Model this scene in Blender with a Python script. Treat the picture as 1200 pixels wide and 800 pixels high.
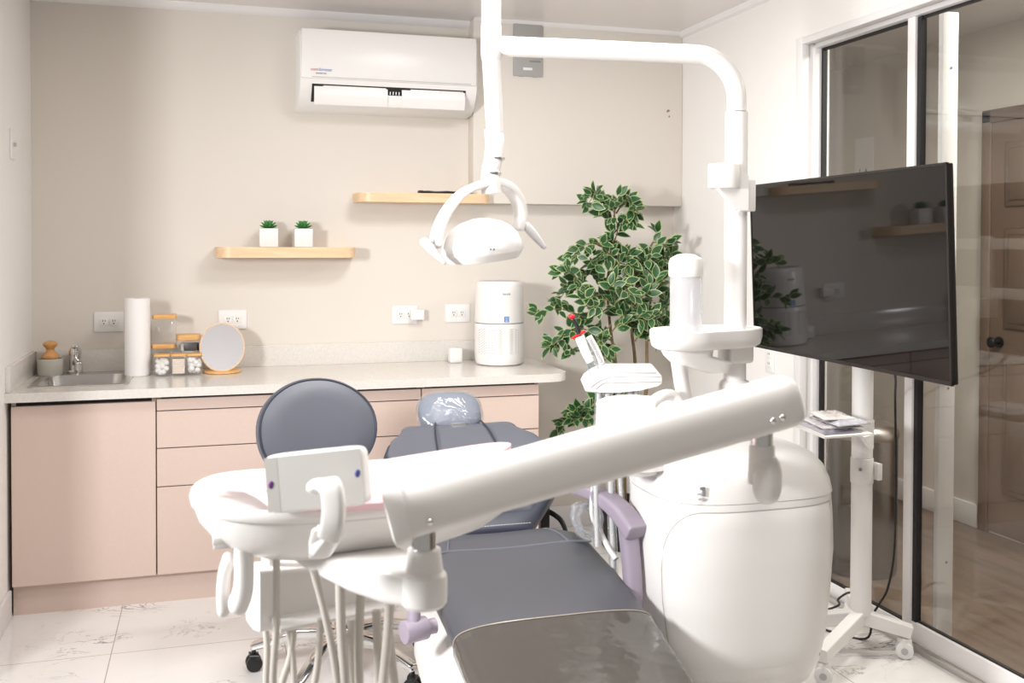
import bpy, bmesh, math, random
from mathutils import Vector, Matrix, Euler
random.seed(7)
PI = math.pi
C = bpy.context.scene.collection
for o in list(bpy.data.objects):
    bpy.data.objects.remove(o)

# ------------------------------------------------------------------ camera
FPX, YAW, PITCH, ROLL, CY, CAMH = 1177.886, 0.2924597, 0.01868456, 0.0024572, 309.642, 1.46
cR = Vector((math.cos(YAW), -math.sin(YAW), 0)); cF = Vector((math.sin(YAW), math.cos(YAW), 0)); cU = Vector((0, 0, 1))
F2 = cF*math.cos(PITCH) - cU*math.sin(PITCH); U2 = cU*math.cos(PITCH) + cF*math.sin(PITCH)
R3 = cR*math.cos(ROLL) + U2*math.sin(ROLL); U3 = U2*math.cos(ROLL) - cR*math.sin(ROLL)


def P(x, y, X=None, Y=None, Z=None, D=None):
    """point in the room seen at pixel (x, y) on a plane X=, Y=, Z= or at distance D"""
    d = F2 + R3*((x-600)/FPX) - U3*((y-CY)/FPX)
    t = D if D is not None else X/d.x if X is not None else Y/d.y if Y is not None else (Z-CAMH)/d.z
    return Vector((0, 0, CAMH)) + d*t


cam = bpy.data.cameras.new('camera'); camo = bpy.data.objects.new('camera', cam); C.objects.link(camo)
camo.matrix_world = Matrix(((R3.x, U3.x, -F2.x, 0), (R3.y, U3.y, -F2.y, 0), (R3.z, U3.z, -F2.z, CAMH), (0, 0, 0, 1)))
cam.sensor_width = 36; cam.sensor_fit = 'HORIZONTAL'; cam.lens = FPX/1200*36
cam.shift_y = -(400-CY)/1200
cam.clip_start = .05; cam.clip_end = 60
cam.dof.use_dof = True; cam.dof.focus_distance = 3.9; cam.dof.aperture_fstop = 6.0
bpy.context.scene.camera = camo

# ------------------------------------------------------------------ materials


def srgb(r, g, b):
    f = lambda c: (c/255/12.92) if c/255 <= .04045 else ((c/255+.055)/1.055)**2.4
    return (f(r), f(g), f(b), 1)


def mat(name, col, rough=.5, metal=0, noise=0, nscale=20, bump=0, bscale=200, ior=1.5, coat=0, bdist=.004):
    m = bpy.data.materials.new(name); m.use_nodes = True
    nt = m.node_tree; b = nt.nodes['Principled BSDF']
    b.inputs['Base Color'].default_value = col; b.inputs['Roughness'].default_value = rough
    b.inputs['Metallic'].default_value = metal; b.inputs['IOR'].default_value = ior
    b.inputs['Coat Weight'].default_value = coat
    if noise or bump:
        tc = nt.nodes.new('ShaderNodeTexCoord')
    if noise:
        n = nt.nodes.new('ShaderNodeTexNoise'); n.inputs['Scale'].default_value = nscale; n.inputs['Detail'].default_value = 4
        nt.links.new(tc.outputs['Object'], n.inputs['Vector'])
        r = nt.nodes.new('ShaderNodeMix'); r.data_type = 'RGBA'
        r.inputs[6].default_value = tuple(c*(1-noise) for c in col[:3])+(1,); r.inputs[7].default_value = tuple(min(1, c*(1+noise)) for c in col[:3])+(1,)
        nt.links.new(n.outputs['Fac'], r.inputs[0]); nt.links.new(r.outputs[2], b.inputs['Base Color'])
    if bump:
        n = nt.nodes.new('ShaderNodeTexNoise'); n.inputs['Scale'].default_value = bscale; n.inputs['Detail'].default_value = 3
        nt.links.new(tc.outputs['Object'], n.inputs['Vector'])
        bp = nt.nodes.new('ShaderNodeBump'); bp.inputs['Strength'].default_value = bump; bp.inputs['Distance'].default_value = bdist
        nt.links.new(n.outputs['Fac'], bp.inputs['Height']); nt.links.new(bp.outputs['Normal'], b.inputs['Normal'])
    return m


def film(name, tint, milky=0.0, milk=(.8, .82, .85, 1), rough=.05, bump=.0, bscale=30, gloss=1.0):
    """thin clear sheet: see-through, mirror-like at a grazing view, optionally a little milky"""
    m = bpy.data.materials.new(name); m.use_nodes = True; nt = m.node_tree; nt.nodes.clear()
    out = nt.nodes.new('ShaderNodeOutputMaterial'); tr = nt.nodes.new('ShaderNodeBsdfTransparent'); tr.inputs[0].default_value = tint
    gl = nt.nodes.new('ShaderNodeBsdfGlossy'); gl.inputs['Roughness'].default_value = rough; gl.inputs[0].default_value = (gloss, gloss, gloss, 1)
    fr = nt.nodes.new('ShaderNodeLayerWeight'); fr.inputs['Blend'].default_value = .5
    pw = nt.nodes.new('ShaderNodeMath'); pw.operation = 'POWER'; pw.inputs[1].default_value = 5; nt.links.new(fr.outputs['Facing'], pw.inputs[0])
    ma = nt.nodes.new('ShaderNodeMath'); ma.operation = 'MULTIPLY_ADD'; ma.inputs[1].default_value = .955; ma.inputs[2].default_value = .045; nt.links.new(pw.outputs[0], ma.inputs[0])
    mx = nt.nodes.new('ShaderNodeMixShader')
    base = tr.outputs[0]
    if milky:
        df = nt.nodes.new('ShaderNodeBsdfDiffuse'); df.inputs[0].default_value = milk
        tl = nt.nodes.new('ShaderNodeBsdfTranslucent'); tl.inputs[0].default_value = milk
        ad = nt.nodes.new('ShaderNodeMixShader'); ad.inputs[0].default_value = .4
        nt.links.new(df.outputs[0], ad.inputs[1]); nt.links.new(tl.outputs[0], ad.inputs[2])
        m2 = nt.nodes.new('ShaderNodeMixShader'); m2.inputs[0].default_value = milky
        nt.links.new(tr.outputs[0], m2.inputs[1]); nt.links.new(ad.outputs[0], m2.inputs[2]); base = m2.outputs[0]
    nt.links.new(ma.outputs[0], mx.inputs[0]); nt.links.new(base, mx.inputs[1]); nt.links.new(gl.outputs[0], mx.inputs[2])
    if bump:
        tc = nt.nodes.new('ShaderNodeTexCoord'); n = nt.nodes.new('ShaderNodeTexNoise'); n.inputs['Scale'].default_value = bscale
        n.inputs['Detail'].default_value = 3; n.inputs['Distortion'].default_value = 1.5
        nt.links.new(tc.outputs['Object'], n.inputs['Vector'])
        bp = nt.nodes.new('ShaderNodeBump'); bp.inputs['Strength'].default_value = bump; bp.inputs['Distance'].default_value = .02
        nt.links.new(n.outputs['Fac'], bp.inputs['Height'])
        nt.links.new(bp.outputs['Normal'], gl.inputs['Normal']); nt.links.new(bp.outputs['Normal'], fr.inputs['Normal'])
    nt.links.new(mx.outputs[0], out.inputs[0])
    return m


def mat_tile():
    m = bpy.data.materials.new('marble tile'); m.use_nodes = True; nt = m.node_tree; N = nt.nodes; L = nt.links
    b = N['Principled BSDF']; b.inputs['Roughness'].default_value = .09
    g = N.new('ShaderNodeNewGeometry')
    mp = N.new('ShaderNodeMapping'); mp.inputs['Scale'].default_value = (1.0, 2.0, 1); mp.inputs['Rotation'].default_value = (0, 0, .25)
    L.new(g.outputs['Position'], mp.inputs[0])
    n = N.new('ShaderNodeTexNoise'); n.inputs['Scale'].default_value = 2.6; n.inputs['Detail'].default_value = 7; n.inputs['Distortion'].default_value = .9
    n.inputs['Roughness'].default_value = .62
    L.new(mp.outputs[0], n.inputs['Vector'])

    def math_(op, a, bb=None, c=None):
        x = N.new('ShaderNodeMath'); x.operation = op
        for i, q in enumerate((a, bb, c)):
            if q is None: continue
            if isinstance(q, (int, float)): x.inputs[i].default_value = q
            else: L.new(q, x.inputs[i])
        return x.outputs[0]
    ab = math_('ABSOLUTE', math_('SUBTRACT', n.outputs['Fac'], .5))
    vein = N.new('ShaderNodeMapRange'); vein.inputs[1].default_value = .0; vein.inputs[2].default_value = .011; vein.inputs[3].default_value = 1; vein.inputs[4].default_value = 0
    L.new(ab, vein.inputs[0])
    n2 = N.new('ShaderNodeTexNoise'); n2.inputs['Scale'].default_value = 3.1; n2.inputs['Detail'].default_value = 2
    L.new(g.outputs['Position'], n2.inputs['Vector'])
    mk = N.new('ShaderNodeMapRange'); mk.inputs[1].default_value = .5; mk.inputs[2].default_value = .68; mk.inputs[3].default_value = .03; mk.inputs[4].default_value = .95
    L.new(n2.outputs['Fac'], mk.inputs[0])
    v = math_('MULTIPLY', vein.outputs[0], mk.outputs[0])
    # soft grey clouds
    n3 = N.new('ShaderNodeTexNoise'); n3.inputs['Scale'].default_value = 1.7; n3.inputs['Detail'].default_value = 5; n3.inputs['Distortion'].default_value = .6
    L.new(g.outputs['Position'], n3.inputs['Vector'])
    cl = N.new('ShaderNodeMix'); cl.data_type = 'RGBA'; cl.inputs[6].default_value = (.75, .73, .71, 1); cl.inputs[7].default_value = (.83, .81, .79, 1)
    L.new(n3.outputs['Fac'], cl.inputs[0])
    mx = N.new('ShaderNodeMix'); mx.data_type = 'RGBA'; L.new(v, mx.inputs[0]); L.new(cl.outputs[2], mx.inputs[6]); mx.inputs[7].default_value = (.12, .12, .15, 1)
    # grout
    sep = N.new('ShaderNodeSeparateXYZ'); L.new(g.outputs['Position'], sep.inputs[0])

    def line(out, off):
        a = math_('MODULO', math_('ADD', out, 12-off), .6)
        a = math_('ABSOLUTE', math_('SUBTRACT', a, .3))
        return math_('GREATER_THAN', a, .2982)
    gx = line(sep.outputs[0], GX); gy = line(sep.outputs[1], GY)
    gg = math_('MAXIMUM', gx, gy)
    m3 = N.new('ShaderNodeMix'); m3.data_type = 'RGBA'; L.new(gg, m3.inputs[0]); L.new(mx.outputs[2], m3.inputs[6]); m3.inputs[7].default_value = (.42, .36, .30, 1)
    L.new(m3.outputs[2], b.inputs['Base Color'])
    return m


def mat_wood(name, c1, c2, scale=8, rough=.35, stretch=(1, 12, 12)):
    m = bpy.data.materials.new(name); m.use_nodes = True; nt = m.node_tree; N = nt.nodes; L = nt.links
    b = N['Principled BSDF']; b.inputs['Roughness'].default_value = rough
    tc = N.new('ShaderNodeTexCoord'); mp = N.new('ShaderNodeMapping'); mp.inputs['Scale'].default_value = stretch
    L.new(tc.outputs['Object'], mp.inputs[0])
    n = N.new('ShaderNodeTexNoise'); n.inputs['Scale'].default_value = scale; n.inputs['Detail'].default_value = 5; n.inputs['Distortion'].default_value = .4
    L.new(mp.outputs[0], n.inputs['Vector'])
    r = N.new('ShaderNodeMix'); r.data_type = 'RGBA'; r.inputs[6].default_value = c1; r.inputs[7].default_value = c2
    mr = N.new('ShaderNodeMapRange'); mr.inputs[1].default_value = .3; mr.inputs[2].default_value = .7
    L.new(n.outputs['Fac'], mr.inputs[0]); L.new(mr.outputs[0], r.inputs[0]); L.new(r.outputs[2], b.inputs['Base Color'])
    return m


def mat_quartz():
    m = bpy.data.materials.new('quartz worktop'); m.use_nodes = True; nt = m.node_tree; N = nt.nodes; L = nt.links
    b = N['Principled BSDF']; b.inputs['Roughness'].default_value = .14
    tc = N.new('ShaderNodeTexCoord')
    v = N.new('ShaderNodeTexVoronoi'); v.inputs['Scale'].default_value = 140
    L.new(tc.outputs['Object'], v.inputs['Vector'])
    mr = N.new('ShaderNodeMapRange'); mr.inputs[1].default_value = .0; mr.inputs[2].default_value = 1
    L.new(v.outputs['Color'], mr.inputs[0])
    r = N.new('ShaderNodeMix'); r.data_type = 'RGBA'; r.inputs[6].default_value = (.68, .645, .60, 1); r.inputs[7].default_value = (.75, .72, .68, 1)
    L.new(mr.outputs[0], r.inputs[0]); L.new(r.outputs[2], b.inputs['Base Color'])
    return m


def mat_grille():
    m = bpy.data.materials.new('perforated white plastic'); m.use_nodes = True; nt = m.node_tree; N = nt.nodes; L = nt.links
    b = N['Principled BSDF']; b.inputs['Roughness'].default_value = .45
    tc = N.new('ShaderNodeTexCoord'); mp = N.new('ShaderNodeMapping'); mp.inputs['Rotation'].default_value = (0, PI/4, 0)
    L.new(tc.outputs['Object'], mp.inputs[0])
    v = N.new('ShaderNodeTexVoronoi'); v.inputs['Scale'].default_value = 120; v.inputs['Randomness'].default_value = 0
    L.new(mp.outputs[0], v.inputs['Vector'])
    lt = N.new('ShaderNodeMath'); lt.operation = 'LESS_THAN'; lt.inputs[1].default_value = .34; L.new(v.outputs['Distance'], lt.inputs[0])
    r = N.new('ShaderNodeMix'); r.data_type = 'RGBA'; r.inputs[6].default_value = (.82, .81, .80, 1); r.inputs[7].default_value = (.40, .37, .36, 1)
    L.new(lt.outputs[0], r.inputs[0]); L.new(r.outputs[2], b.inputs['Base Color'])
    return m


GX = P(143, 713, Z=0).x; GY = P(130, 766, Z=0).y
M_wallb = mat('cream wall paint', (.73, .68, .62, 1), .75, bump=.05, bscale=300)
M_wallw = mat('white wall paint', (.85, .825, .80, 1), .75, bump=.05, bscale=300)
M_ceil = mat('ceiling panels', (.76, .72, .70, 1), .22)
M_trim = mat('white trim', (.82, .80, .80, 1), .4)
M_tile = mat_tile()
M_white = mat('white gloss plastic', (.84, .82, .80, 1), .28)
M_white2 = mat('off white plastic', (.80, .775, .745, 1), .32)
M_satin = mat('white powder coat', (.80, .78, .76, 1), .45)
M_whitesoft = mat('matt white', (.84, .83, .82, 1), .6)
M_paper = mat('white paper', (.86, .84, .82, 1), .85, bump=.15, bscale=120)
M_grey = mat('light grey plastic', (.50, .49, .50, 1), .4)
M_dark = mat('recess shade and gasket black', (.012, .011, .012, 1), .6)  # painted shade for gaps and openings, also the black door gaskets
M_black = mat('black plastic', (.012, .012, .013, 1), .35)
M_bezel = mat('black tv plastic', (.014, .012, .012, 1), .3)
M_screen = mat('tv screen glass', (.005, .004, .004, 1), .03, ior=1.44)
M_cab = mat('blush cabinet laminate', (.66, .52, .455, 1), .42, noise=.03, nscale=60)
M_quartz = mat_quartz()
M_steel = mat('brushed steel', (.62, .60, .58, 1), .28, 1)
M_chrome = mat('chrome', (.75, .74, .73, 1), .1, 1)
M_wood = mat_wood('light oak', srgb(226, 190, 150), srgb(238, 208, 172), 6, .4)
M_bamboo = mat_wood('bamboo', srgb(214, 160, 96), srgb(232, 186, 124), 10, .4)
M_beech = mat_wood('beech brush wood', srgb(196, 140, 84), srgb(216, 160, 102), 10, .45)
M_floorw = mat_wood('brown wood floor', srgb(104, 86, 72), srgb(136, 114, 96), 2.2, .3, (8, .8, 1))
M_doorb = mat('brown door paint', srgb(132, 112, 98), .45)
M_glass = film('window glass', (.86, .87, .86, 1), rough=.0)
M_jar = film('jar glass', (.99, .99, .985, 1), milky=.12, rough=.02)
M_wrap = film('clear plastic wrap', (.92, .93, .95, 1), milky=.16, rough=.08, bump=.8, bscale=40)
M_head = film('headrest plastic sleeve', (.95, .96, .98, 1), milky=.14, milk=(.70, .74, .80, 1), rough=.08, bump=.9, bscale=9)
M_bottle = film('frosted bottle', (.93, .94, .96, 1), milky=.55, milk=(.88, .88, .90, 1), rough=.2)
M_vinyl = mat('leather grey blue', (.120, .127, .155, 1), .42, bump=.06, bscale=500)
M_vinyld = mat('leather navy', (.034, .039, .060, 1), .45, bump=.06, bscale=500)
M_seatv = mat('leather slate', (.078, .081, .094, 1), .40, bump=.06, bscale=500)
M_lav = mat('lavender plastic', (.34, .29, .36, 1), .42)
M_cover = mat('grey vinyl foot cover', (.085, .076, .067, 1), .08, bump=.5, bscale=5, ior=1.5, bdist=.03)
M_hose = mat('beige rubber hose', (.60, .56, .51, 1), .45)
M_hosew = mat('white rubber hose', (.78, .76, .73, 1), .4)
M_cord = mat('black cord', (.014, .013, .013, 1), .45)
M_pink = mat('pale pink paper', (.82, .56, .60, 1), .8, bump=.1, bscale=90)
M_red = mat('red plastic', srgb(214, 28, 44), .4)
M_blue = mat('blue sticker', srgb(52, 128, 205), .5)
M_ink = mat('grey ink', (.25, .25, .26, 1), .6)
M_inkr = mat('red ink', srgb(190, 80, 80), .6)
M_inkb = mat('blue ink', srgb(110, 130, 205), .6)
M_purple = mat('purple print', srgb(110, 60, 130), .5)
M_leaf = mat('variegated leaf green', srgb(44, 84, 48), .38, noise=.45, nscale=9)
M_leafe = mat('leaf cream edge', srgb(160, 178, 120), .4, noise=.3, nscale=14)
M_succ = mat('succulent green', srgb(70, 140, 70), .5, noise=.25, nscale=40)
M_bark = mat('green brown bark', srgb(122, 104, 74), .7, noise=.3, nscale=30, bump=.5, bscale=60)
M_pot = mat('grey stone pot', srgb(186, 182, 172), .6)
M_potw = mat('white marbled pot', (.80, .79, .78, 1), .4, noise=.08, nscale=30)
M_soil = mat('dark soil', srgb(60, 48, 38), .9, noise=.4, nscale=60)
M_tree_pot = mat('black nursery pot', srgb(40, 38, 38), .6)
M_cotton = mat('cotton', (.86, .85, .83, 1), .9, bump=.4, bscale=90)
M_gauze = mat('gauze pads', srgb(240, 226, 214), .85)
M_boxg = mat('grey breaker enamel', srgb(170, 168, 166), .4)
M_mirror = mat('mirror silver', (.80, .82, .86, 1), .03, 1)
M_viewer = mat('viewer diffuser', (.50, .485, .46, 1), .25)
M_print = mat('magazine print', (.42, .40, .42, 1), .25, noise=.65, nscale=26, coat=.6)
M_bin = mat('dark stainless', (.30, .28, .26, 1), .25, 1)
M_spec = mat('chip in paint', srgb(150, 120, 92), .8)

# ------------------------------------------------------------------ mesh helpers


def cr(pts, n=6, closed=False):
    """Catmull-Rom through the points"""
    pts = [Vector(p) for p in pts]; k = len(pts); out = []
    for i in range(k if closed else k-1):
        if closed: a, b, c, d = pts[i-1], pts[i], pts[(i+1) % k], pts[(i+2) % k]
        else: a, b, c, d = pts[max(i-1, 0)], pts[i], pts[i+1], pts[min(i+2, k-1)]
        for j in range(n):
            t = j/n
            out.append(.5*((2*b)+(c-a)*t+(2*a-5*b+4*c-d)*t*t+(3*b-a-3*c+d)*t**3))
    if not closed: out.append(pts[-1])
    return out


def sring(c, r, u, a, b, n=2.0, N=32, fn=None):
    out = []
    for i in range(N):
        t = 2*PI*i/N; x = math.cos(t); y = math.sin(t)
        x = math.copysign(abs(x)**(2/n), x); y = math.copysign(abs(y)**(2/n), y)
        p = Vector(c)+Vector(r)*(a*x)+Vector(u)*(b*y)
        if fn: p += Vector(u)*fn(x, y)
        out.append(p)
    return out


class MB:
    def __init__(s): s.bm = bmesh.new(); s.mi = 0

    def face(s, vs):
        try: f = s.bm.faces.new(vs); f.material_index = s.mi; return f
        except ValueError: return None

    def box(s, c, d, bev=0, seg=2, M=None):
        c = Vector(c); M = M or Matrix.Identity(4)
        vs = [s.bm.verts.new(c + (M.to_3x3() @ Vector((x*d[0]/2, y*d[1]/2, z*d[2]/2)))) for x in (-1, 1) for y in (-1, 1) for z in (-1, 1)]
        fs = [s.face([vs[i] for i in q]) for q in ((0, 1, 3, 2), (4, 6, 7, 5), (0, 4, 5, 1), (2, 3, 7, 6), (0, 2, 6, 4), (1, 5, 7, 3))]
        if bev:
            es = list({e for f in fs for e in f.edges})
            r = bmesh.ops.bevel(s.bm, geom=es, offset=bev, segments=seg, affect='EDGES', profile=.5)
            for f in r['faces']: f.material_index = s.mi
        return s

    def bb(s, a, b, bev=0, seg=2):
        return s.box([(a[i]+b[i])/2 for i in range(3)], [abs(b[i]-a[i]) for i in range(3)], bev, seg)

    def loft(s, rings, cap0=True, cap1=True, closed=True):
        vr = [[s.bm.verts.new(p) for p in r] for r in rings]
        n = len(rings[0])
        for a, b in zip(vr, vr[1:]):
            for i in range(n if closed else n-1):
                s.face([a[i], a[(i+1) % n], b[(i+1) % n], b[i]])
        if cap0: s.face(vr[0][::-1])
        if cap1: s.face(vr[-1])
        return s

    def cyl(s, p0, p1, r0, r1=None, n=24, bev=0):
        r1 = r0 if r1 is None else r1
        p0, p1 = Vector(p0), Vector(p1); t = (p1-p0).normalized(); a = t.orthogonal().normalized(); b = t.cross(a)
        L = (p1-p0).length
        if bev:
            rs = [(0, r0-bev), (bev*.3, r0-bev*.3), (bev, r0), (L-bev, r1), (L-bev*.3, r1-bev*.3), (L, r1-bev)]
        else: rs = [(0, r0), (L, r1)]
        s.loft([[p0+t*h+a*(r*math.cos(2*PI*i/n))+b*(r*math.sin(2*PI*i/n)) for i in range(n)] for h, r in rs])
        return s

    def lathe(s, prof, c, axis=(0, 0, 1), n=32, cap0=True, cap1=True, sx=1, sy=1, rot=0):
        t = Vector(axis).normalized()
        a = Vector((1, 0, 0)) if abs(t.x) < .9 else Vector((0, 1, 0)); a = (a-t*a.dot(t)).normalized(); b = t.cross(a)
        c = Vector(c)
        s.loft([[c+t*z+a*(r*sx*math.cos(2*PI*i/n+rot))+b*(r*sy*math.sin(2*PI*i/n+rot)) for i in range(n)] for r, z in prof], cap0, cap1)
        return s

    def tube(s, pts, r, n=10, sm=6, rend=None, closed=False):
        pts = cr(pts, sm, closed) if sm else [Vector(p) for p in pts]
        k = len(pts); a = None; rings = []
        for i in range(k):
            if closed: t = (pts[(i+1) % k]-pts[i-1]).normalized()
            else: t = (pts[min(i+1, k-1)]-pts[max(i-1, 0)]).normalized()
            if a is None: a = t.orthogonal().normalized()
            a = (a-t*a.dot(t)).normalized(); b = t.cross(a)
            rr = r if rend is None else r+(rend-r)*i/(k-1)
            rings.append([pts[i]+a*(rr*math.cos(2*PI*j/n))+b*(rr*math.sin(2*PI*j/n)) for j in range(n)])
        if closed: s.loft(rings+[rings[0]], False, False); bmesh.ops.remove_doubles(s.bm, verts=s.bm.verts[:], dist=1e-6)
        else: s.loft(rings)
        return s

    def sweep(s, st, N=36, round0=0, round1=0):
        """st: (centre, right, up, half width, half height, exponent[, fn])"""
        st = [tuple(x) + (None,)*(7-len(x)) for x in st]
        rings = []
        def endcap(k, kk, L):
            c, r, u, a, b, e, fn = st[k]; t = (Vector(c)-Vector(st[kk][0])).normalized(); out = []
            for q in (.35, .65, .87, .97, 1.0):
                f = max(.02, math.sqrt(max(0, 1-q*q))); 
                out.append(sring(Vector(c)+t*L*q, r, u, a-(min(L, a)*(1-f)), b*max(f, .06), e, N, fn))
            return out
        if round0: rings += endcap(0, 1, round0)[::-1]
        for c, r, u, a, b, e, fn in st: rings.append(sring(c, r, u, a, b, e, N, fn))
        if round1: rings += endcap(-1, -2, round1)
        return s.loft(rings)

    def prism(s, pts, d, ):
        """polygon of 3D points extruded by vector d"""
        d = Vector(d); pts = [Vector(p) for p in pts]
        return s.loft([pts, [p+d for p in pts]])

    def ell(s, c, r, M=None, n=20, m=12, e=2.0):
        M = (M or Matrix.Identity(4)).to_3x3(); rings = []
        for j in range(1, m):
            f = PI*j/m-PI/2; z = math.sin(f); k = math.cos(f)
            z = math.copysign(abs(z)**(2/e), z); k = k**(2/e)
            ring = []
            for i in range(n):
                t = 2*PI*i/n; x = math.cos(t); y = math.sin(t)
                x = math.copysign(abs(x)**(2/e), x); y = math.copysign(abs(y)**(2/e), y)
                ring.append(Vector(c)+M @ Vector((r[0]*k*x, r[1]*k*y, r[2]*z)))
            rings.append(ring)
        return s.loft(rings)


def root_of(o):
    while o.parent: o = o.parent
    return o


def obj(name, mb, m, parent=None, sharp=40, label=None, sub=0, smooth=True):
    bm = mb.bm
    bmesh.ops.recalc_face_normals(bm, faces=bm.faces[:])
    if parent is not None: off = root_of(parent).location.copy()
    else:
        xs = [v.co for v in bm.verts]
        off = Vector(((min(v.x for v in xs)+max(v.x for v in xs))/2, (min(v.y for v in xs)+max(v.y for v in xs))/2, min(v.z for v in xs)))
    for v in bm.verts: v.co -= off
    for f in bm.faces: f.smooth = smooth
    for e in bm.edges:
        if len(e.link_faces) == 2 and e.calc_face_angle(0) > math.radians(sharp): e.smooth = False
    me = bpy.data.meshes.new(name); bm.to_mesh(me); bm.free()
    for q in (m if isinstance(m, (list, tuple)) else [m]): me.materials.append(q)
    o = bpy.data.objects.new(name, me); C.objects.link(o)
    if parent is not None: o.parent = parent
    else: o.location = off
    if label: o['label'] = label
    if sub:
        md = o.modifiers.new('sub', 'SUBSURF'); md.levels = sub; md.render_levels = sub
    return o


def tag(o, label, cat, group=None, kind=None):
    o['label'] = label; o['category'] = cat
    if group: o['group'] = group
    if kind: o['kind'] = kind
    return o


def thing(name, label, cat, loc, group=None):
    o = bpy.data.objects.new(name, None); C.objects.link(o); o.location = loc; o.empty_display_size = .05
    return tag(o, label, cat, group)


def struct(name, mb, m, parent=None, **k):
    o = obj(name, mb, m, parent, **k)
    if parent is None: o['kind'] = 'structure'
    return o


def dup(root, loc, label=None, rotz=0):
    r = root.copy(); C.objects.link(r); r.location = loc; r.rotation_euler.z = root.rotation_euler.z+rotz
    if label: r['label'] = label
    def kids(a, b):
        for ch in list(a.children):
            c = ch.copy(); C.objects.link(c); c.parent = b; kids(ch, c)
    kids(root, r)
    return r


def text(name, body, size, m, M, parent, extr=.0004, shear=0, width=None):
    cu = bpy.data.curves.new(name, 'FONT'); cu.body = body; cu.size = size; cu.extrude = extr; cu.align_x = 'CENTER'; cu.align_y = 'CENTER'; cu.resolution_u = 2; cu.shear = shear
    t = bpy.data.objects.new('tmp_text', cu); C.objects.link(t)
    bpy.context.view_layer.update()
    me = bpy.data.meshes.new_from_object(t.evaluated_get(bpy.context.evaluated_depsgraph_get()))
    bpy.data.objects.remove(t)
    mb = MB(); mb.bm.from_mesh(me); bpy.data.meshes.remove(me)
    bmesh.ops.transform(mb.bm, matrix=M, verts=mb.bm.verts[:])
    for f in mb.bm.faces: f.material_index = 0
    return obj(name, mb, m, parent, smooth=False)


RX = Vector((1, 0, 0)); RY = Vector((0, 1, 0)); RZ = Vector((0, 0, 1))
def faceM(loc, rz=0, tilt=0):   # text plane standing upright, reading from -Y (turned by rz)
    return Matrix.Translation(loc) @ Matrix.Rotation(rz, 4, 'Z') @ Matrix.Rotation(PI/2+tilt, 4, 'X')

# ================================================================== THE ROOM
YB, XL, XR, ZC = 4.9, -.757, 2.377, 2.575
ZT = .885                                    # worktop height
struct('floor', MB().bb((-2.6, -1.2, -.06), (2.50, YB, 0)), M_tile)
struct('wall_back', MB().bb((XL-.12, YB, 0), (2.52, YB+.12, ZC)), M_wallb)
struct('wall_left', MB().bb((XL-.1, 3.5, 0), (XL, YB, ZC)), M_wallw)
DX = 2.455                                   # plane of the sliding door
rw = MB(); rw.bb((XR, 3.72, 0), (2.52, YB, ZC)); rw.bb((XR, -1.2, 2.318), (2.52, 3.72, ZC))
struct('wall_right', rw, M_wallw)
struct('ceiling', MB().bb((-2.6, -1.2, ZC), (2.52, YB+.12, ZC+.08)), M_ceil)
# boxed-in panel on the upper right of the back wall
pn = struct('trim_1', MB().bb((1.245, 4.80, 1.668), (XR-.001, YB, ZC), .004), M_wallb)
ch = MB(); ch.ell((2.295, 4.7995, 2.165), (.008, .0015, .006)); ch.ell((2.30, 4.7995, 2.135), (.004, .0015, .005)); ch.ell((2.29, 4.7995, 2.160), (.006, .0012, .004))
obj('paint_chip', ch, M_spec, pn)
# coving
cv = MB(); cv.prism([(XL, YB, ZC), (XL, YB-.035, ZC), (XL, YB-.032, ZC-.012), (XL, YB-.012, ZC-.03), (XL, YB, ZC-.034)], (1.245-XL, 0, 0))
struct('trim_2', cv, M_trim)
cv = MB(); cv.prism([(1.245, 4.8, ZC), (1.245, 4.775, ZC), (1.245, 4.79, ZC-.016), (1.245, 4.8, ZC-.018)], (XR-1.245, 0, 0))
struct('trim_3', cv, M_trim)
cv = MB(); cv.prism([(XR, 4.8, ZC), (XR-.03, 4.8, ZC), (XR-.02, 4.8, ZC-.022), (XR, 4.8, ZC-.03)], (0, -6, 0))
struct('trim_4', cv, M_trim)
struct('baseboard_left', MB().bb((XL, 3.5, 0), (XL+.014, 4.30, .11), .003), M_trim)
struct('baseboard_back', MB().bb((1.43, YB-.014, 0), (XR, YB, .11), .003), M_trim)
struct('baseboard_right', MB().bb((XR-.014, 3.72, 0), (XR, YB-.015, .11), .003), M_trim)

# sliding glass door
door = bpy.data.objects.new('door_1', None); C.objects.link(door); door.location = (DX, 2.4, 0); door['kind'] = 'structure'
fr = MB()
fr.bb((XR-.010, 3.676, 0), (XR+.022, 3.724, 2.332), .003)           # jamb, stepped
fr.bb((XR+.021, 3.684, 0), (DX+.05, 3.719, 2.320), .002)
fr.bb((XR+.048, 3.668, 0), (DX+.022, 3.69, 2.30), .002)
fr.bb((XR-.009, -1.0, 2.300), (XR+.021, 3.68, 2.331), .003)          # head
fr.bb((XR+.020, -1.0, 2.308), (DX+.049, 3.69, 2.320), .002)
fr.bb((XR+.049, -1.0, 2.288), (DX+.04, 3.672, 2.312), .002)
obj('door_frame', fr, M_trim, door)
tk = MB(); tk.bb((DX-.025, -1.0, 0), (DX+.09, 3.684, .016), .002); tk.bb((DX-.03, -1.0, .012), (DX-.018, 3.60, .03), .001)
obj('track', tk, M_steel, door)
sf = MB()                                                           # fixed leaf
sf.bb((DX-.005, 3.09, .016), (DX+.025, 3.668, .075), .002)
obj('bottom_rail', sf, M_trim, door)
s2 = MB(); s2.bb((DX-.018, -1.0, .022), (DX+.018, 3.07, .10), .003); obj('bottom_rail', s2, M_trim, door)
st = MB(); st.bb((DX-.022, 3.058, .016), (DX+.02, 3.10, 2.30), .003); obj('stile', st, M_trim, door)
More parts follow.
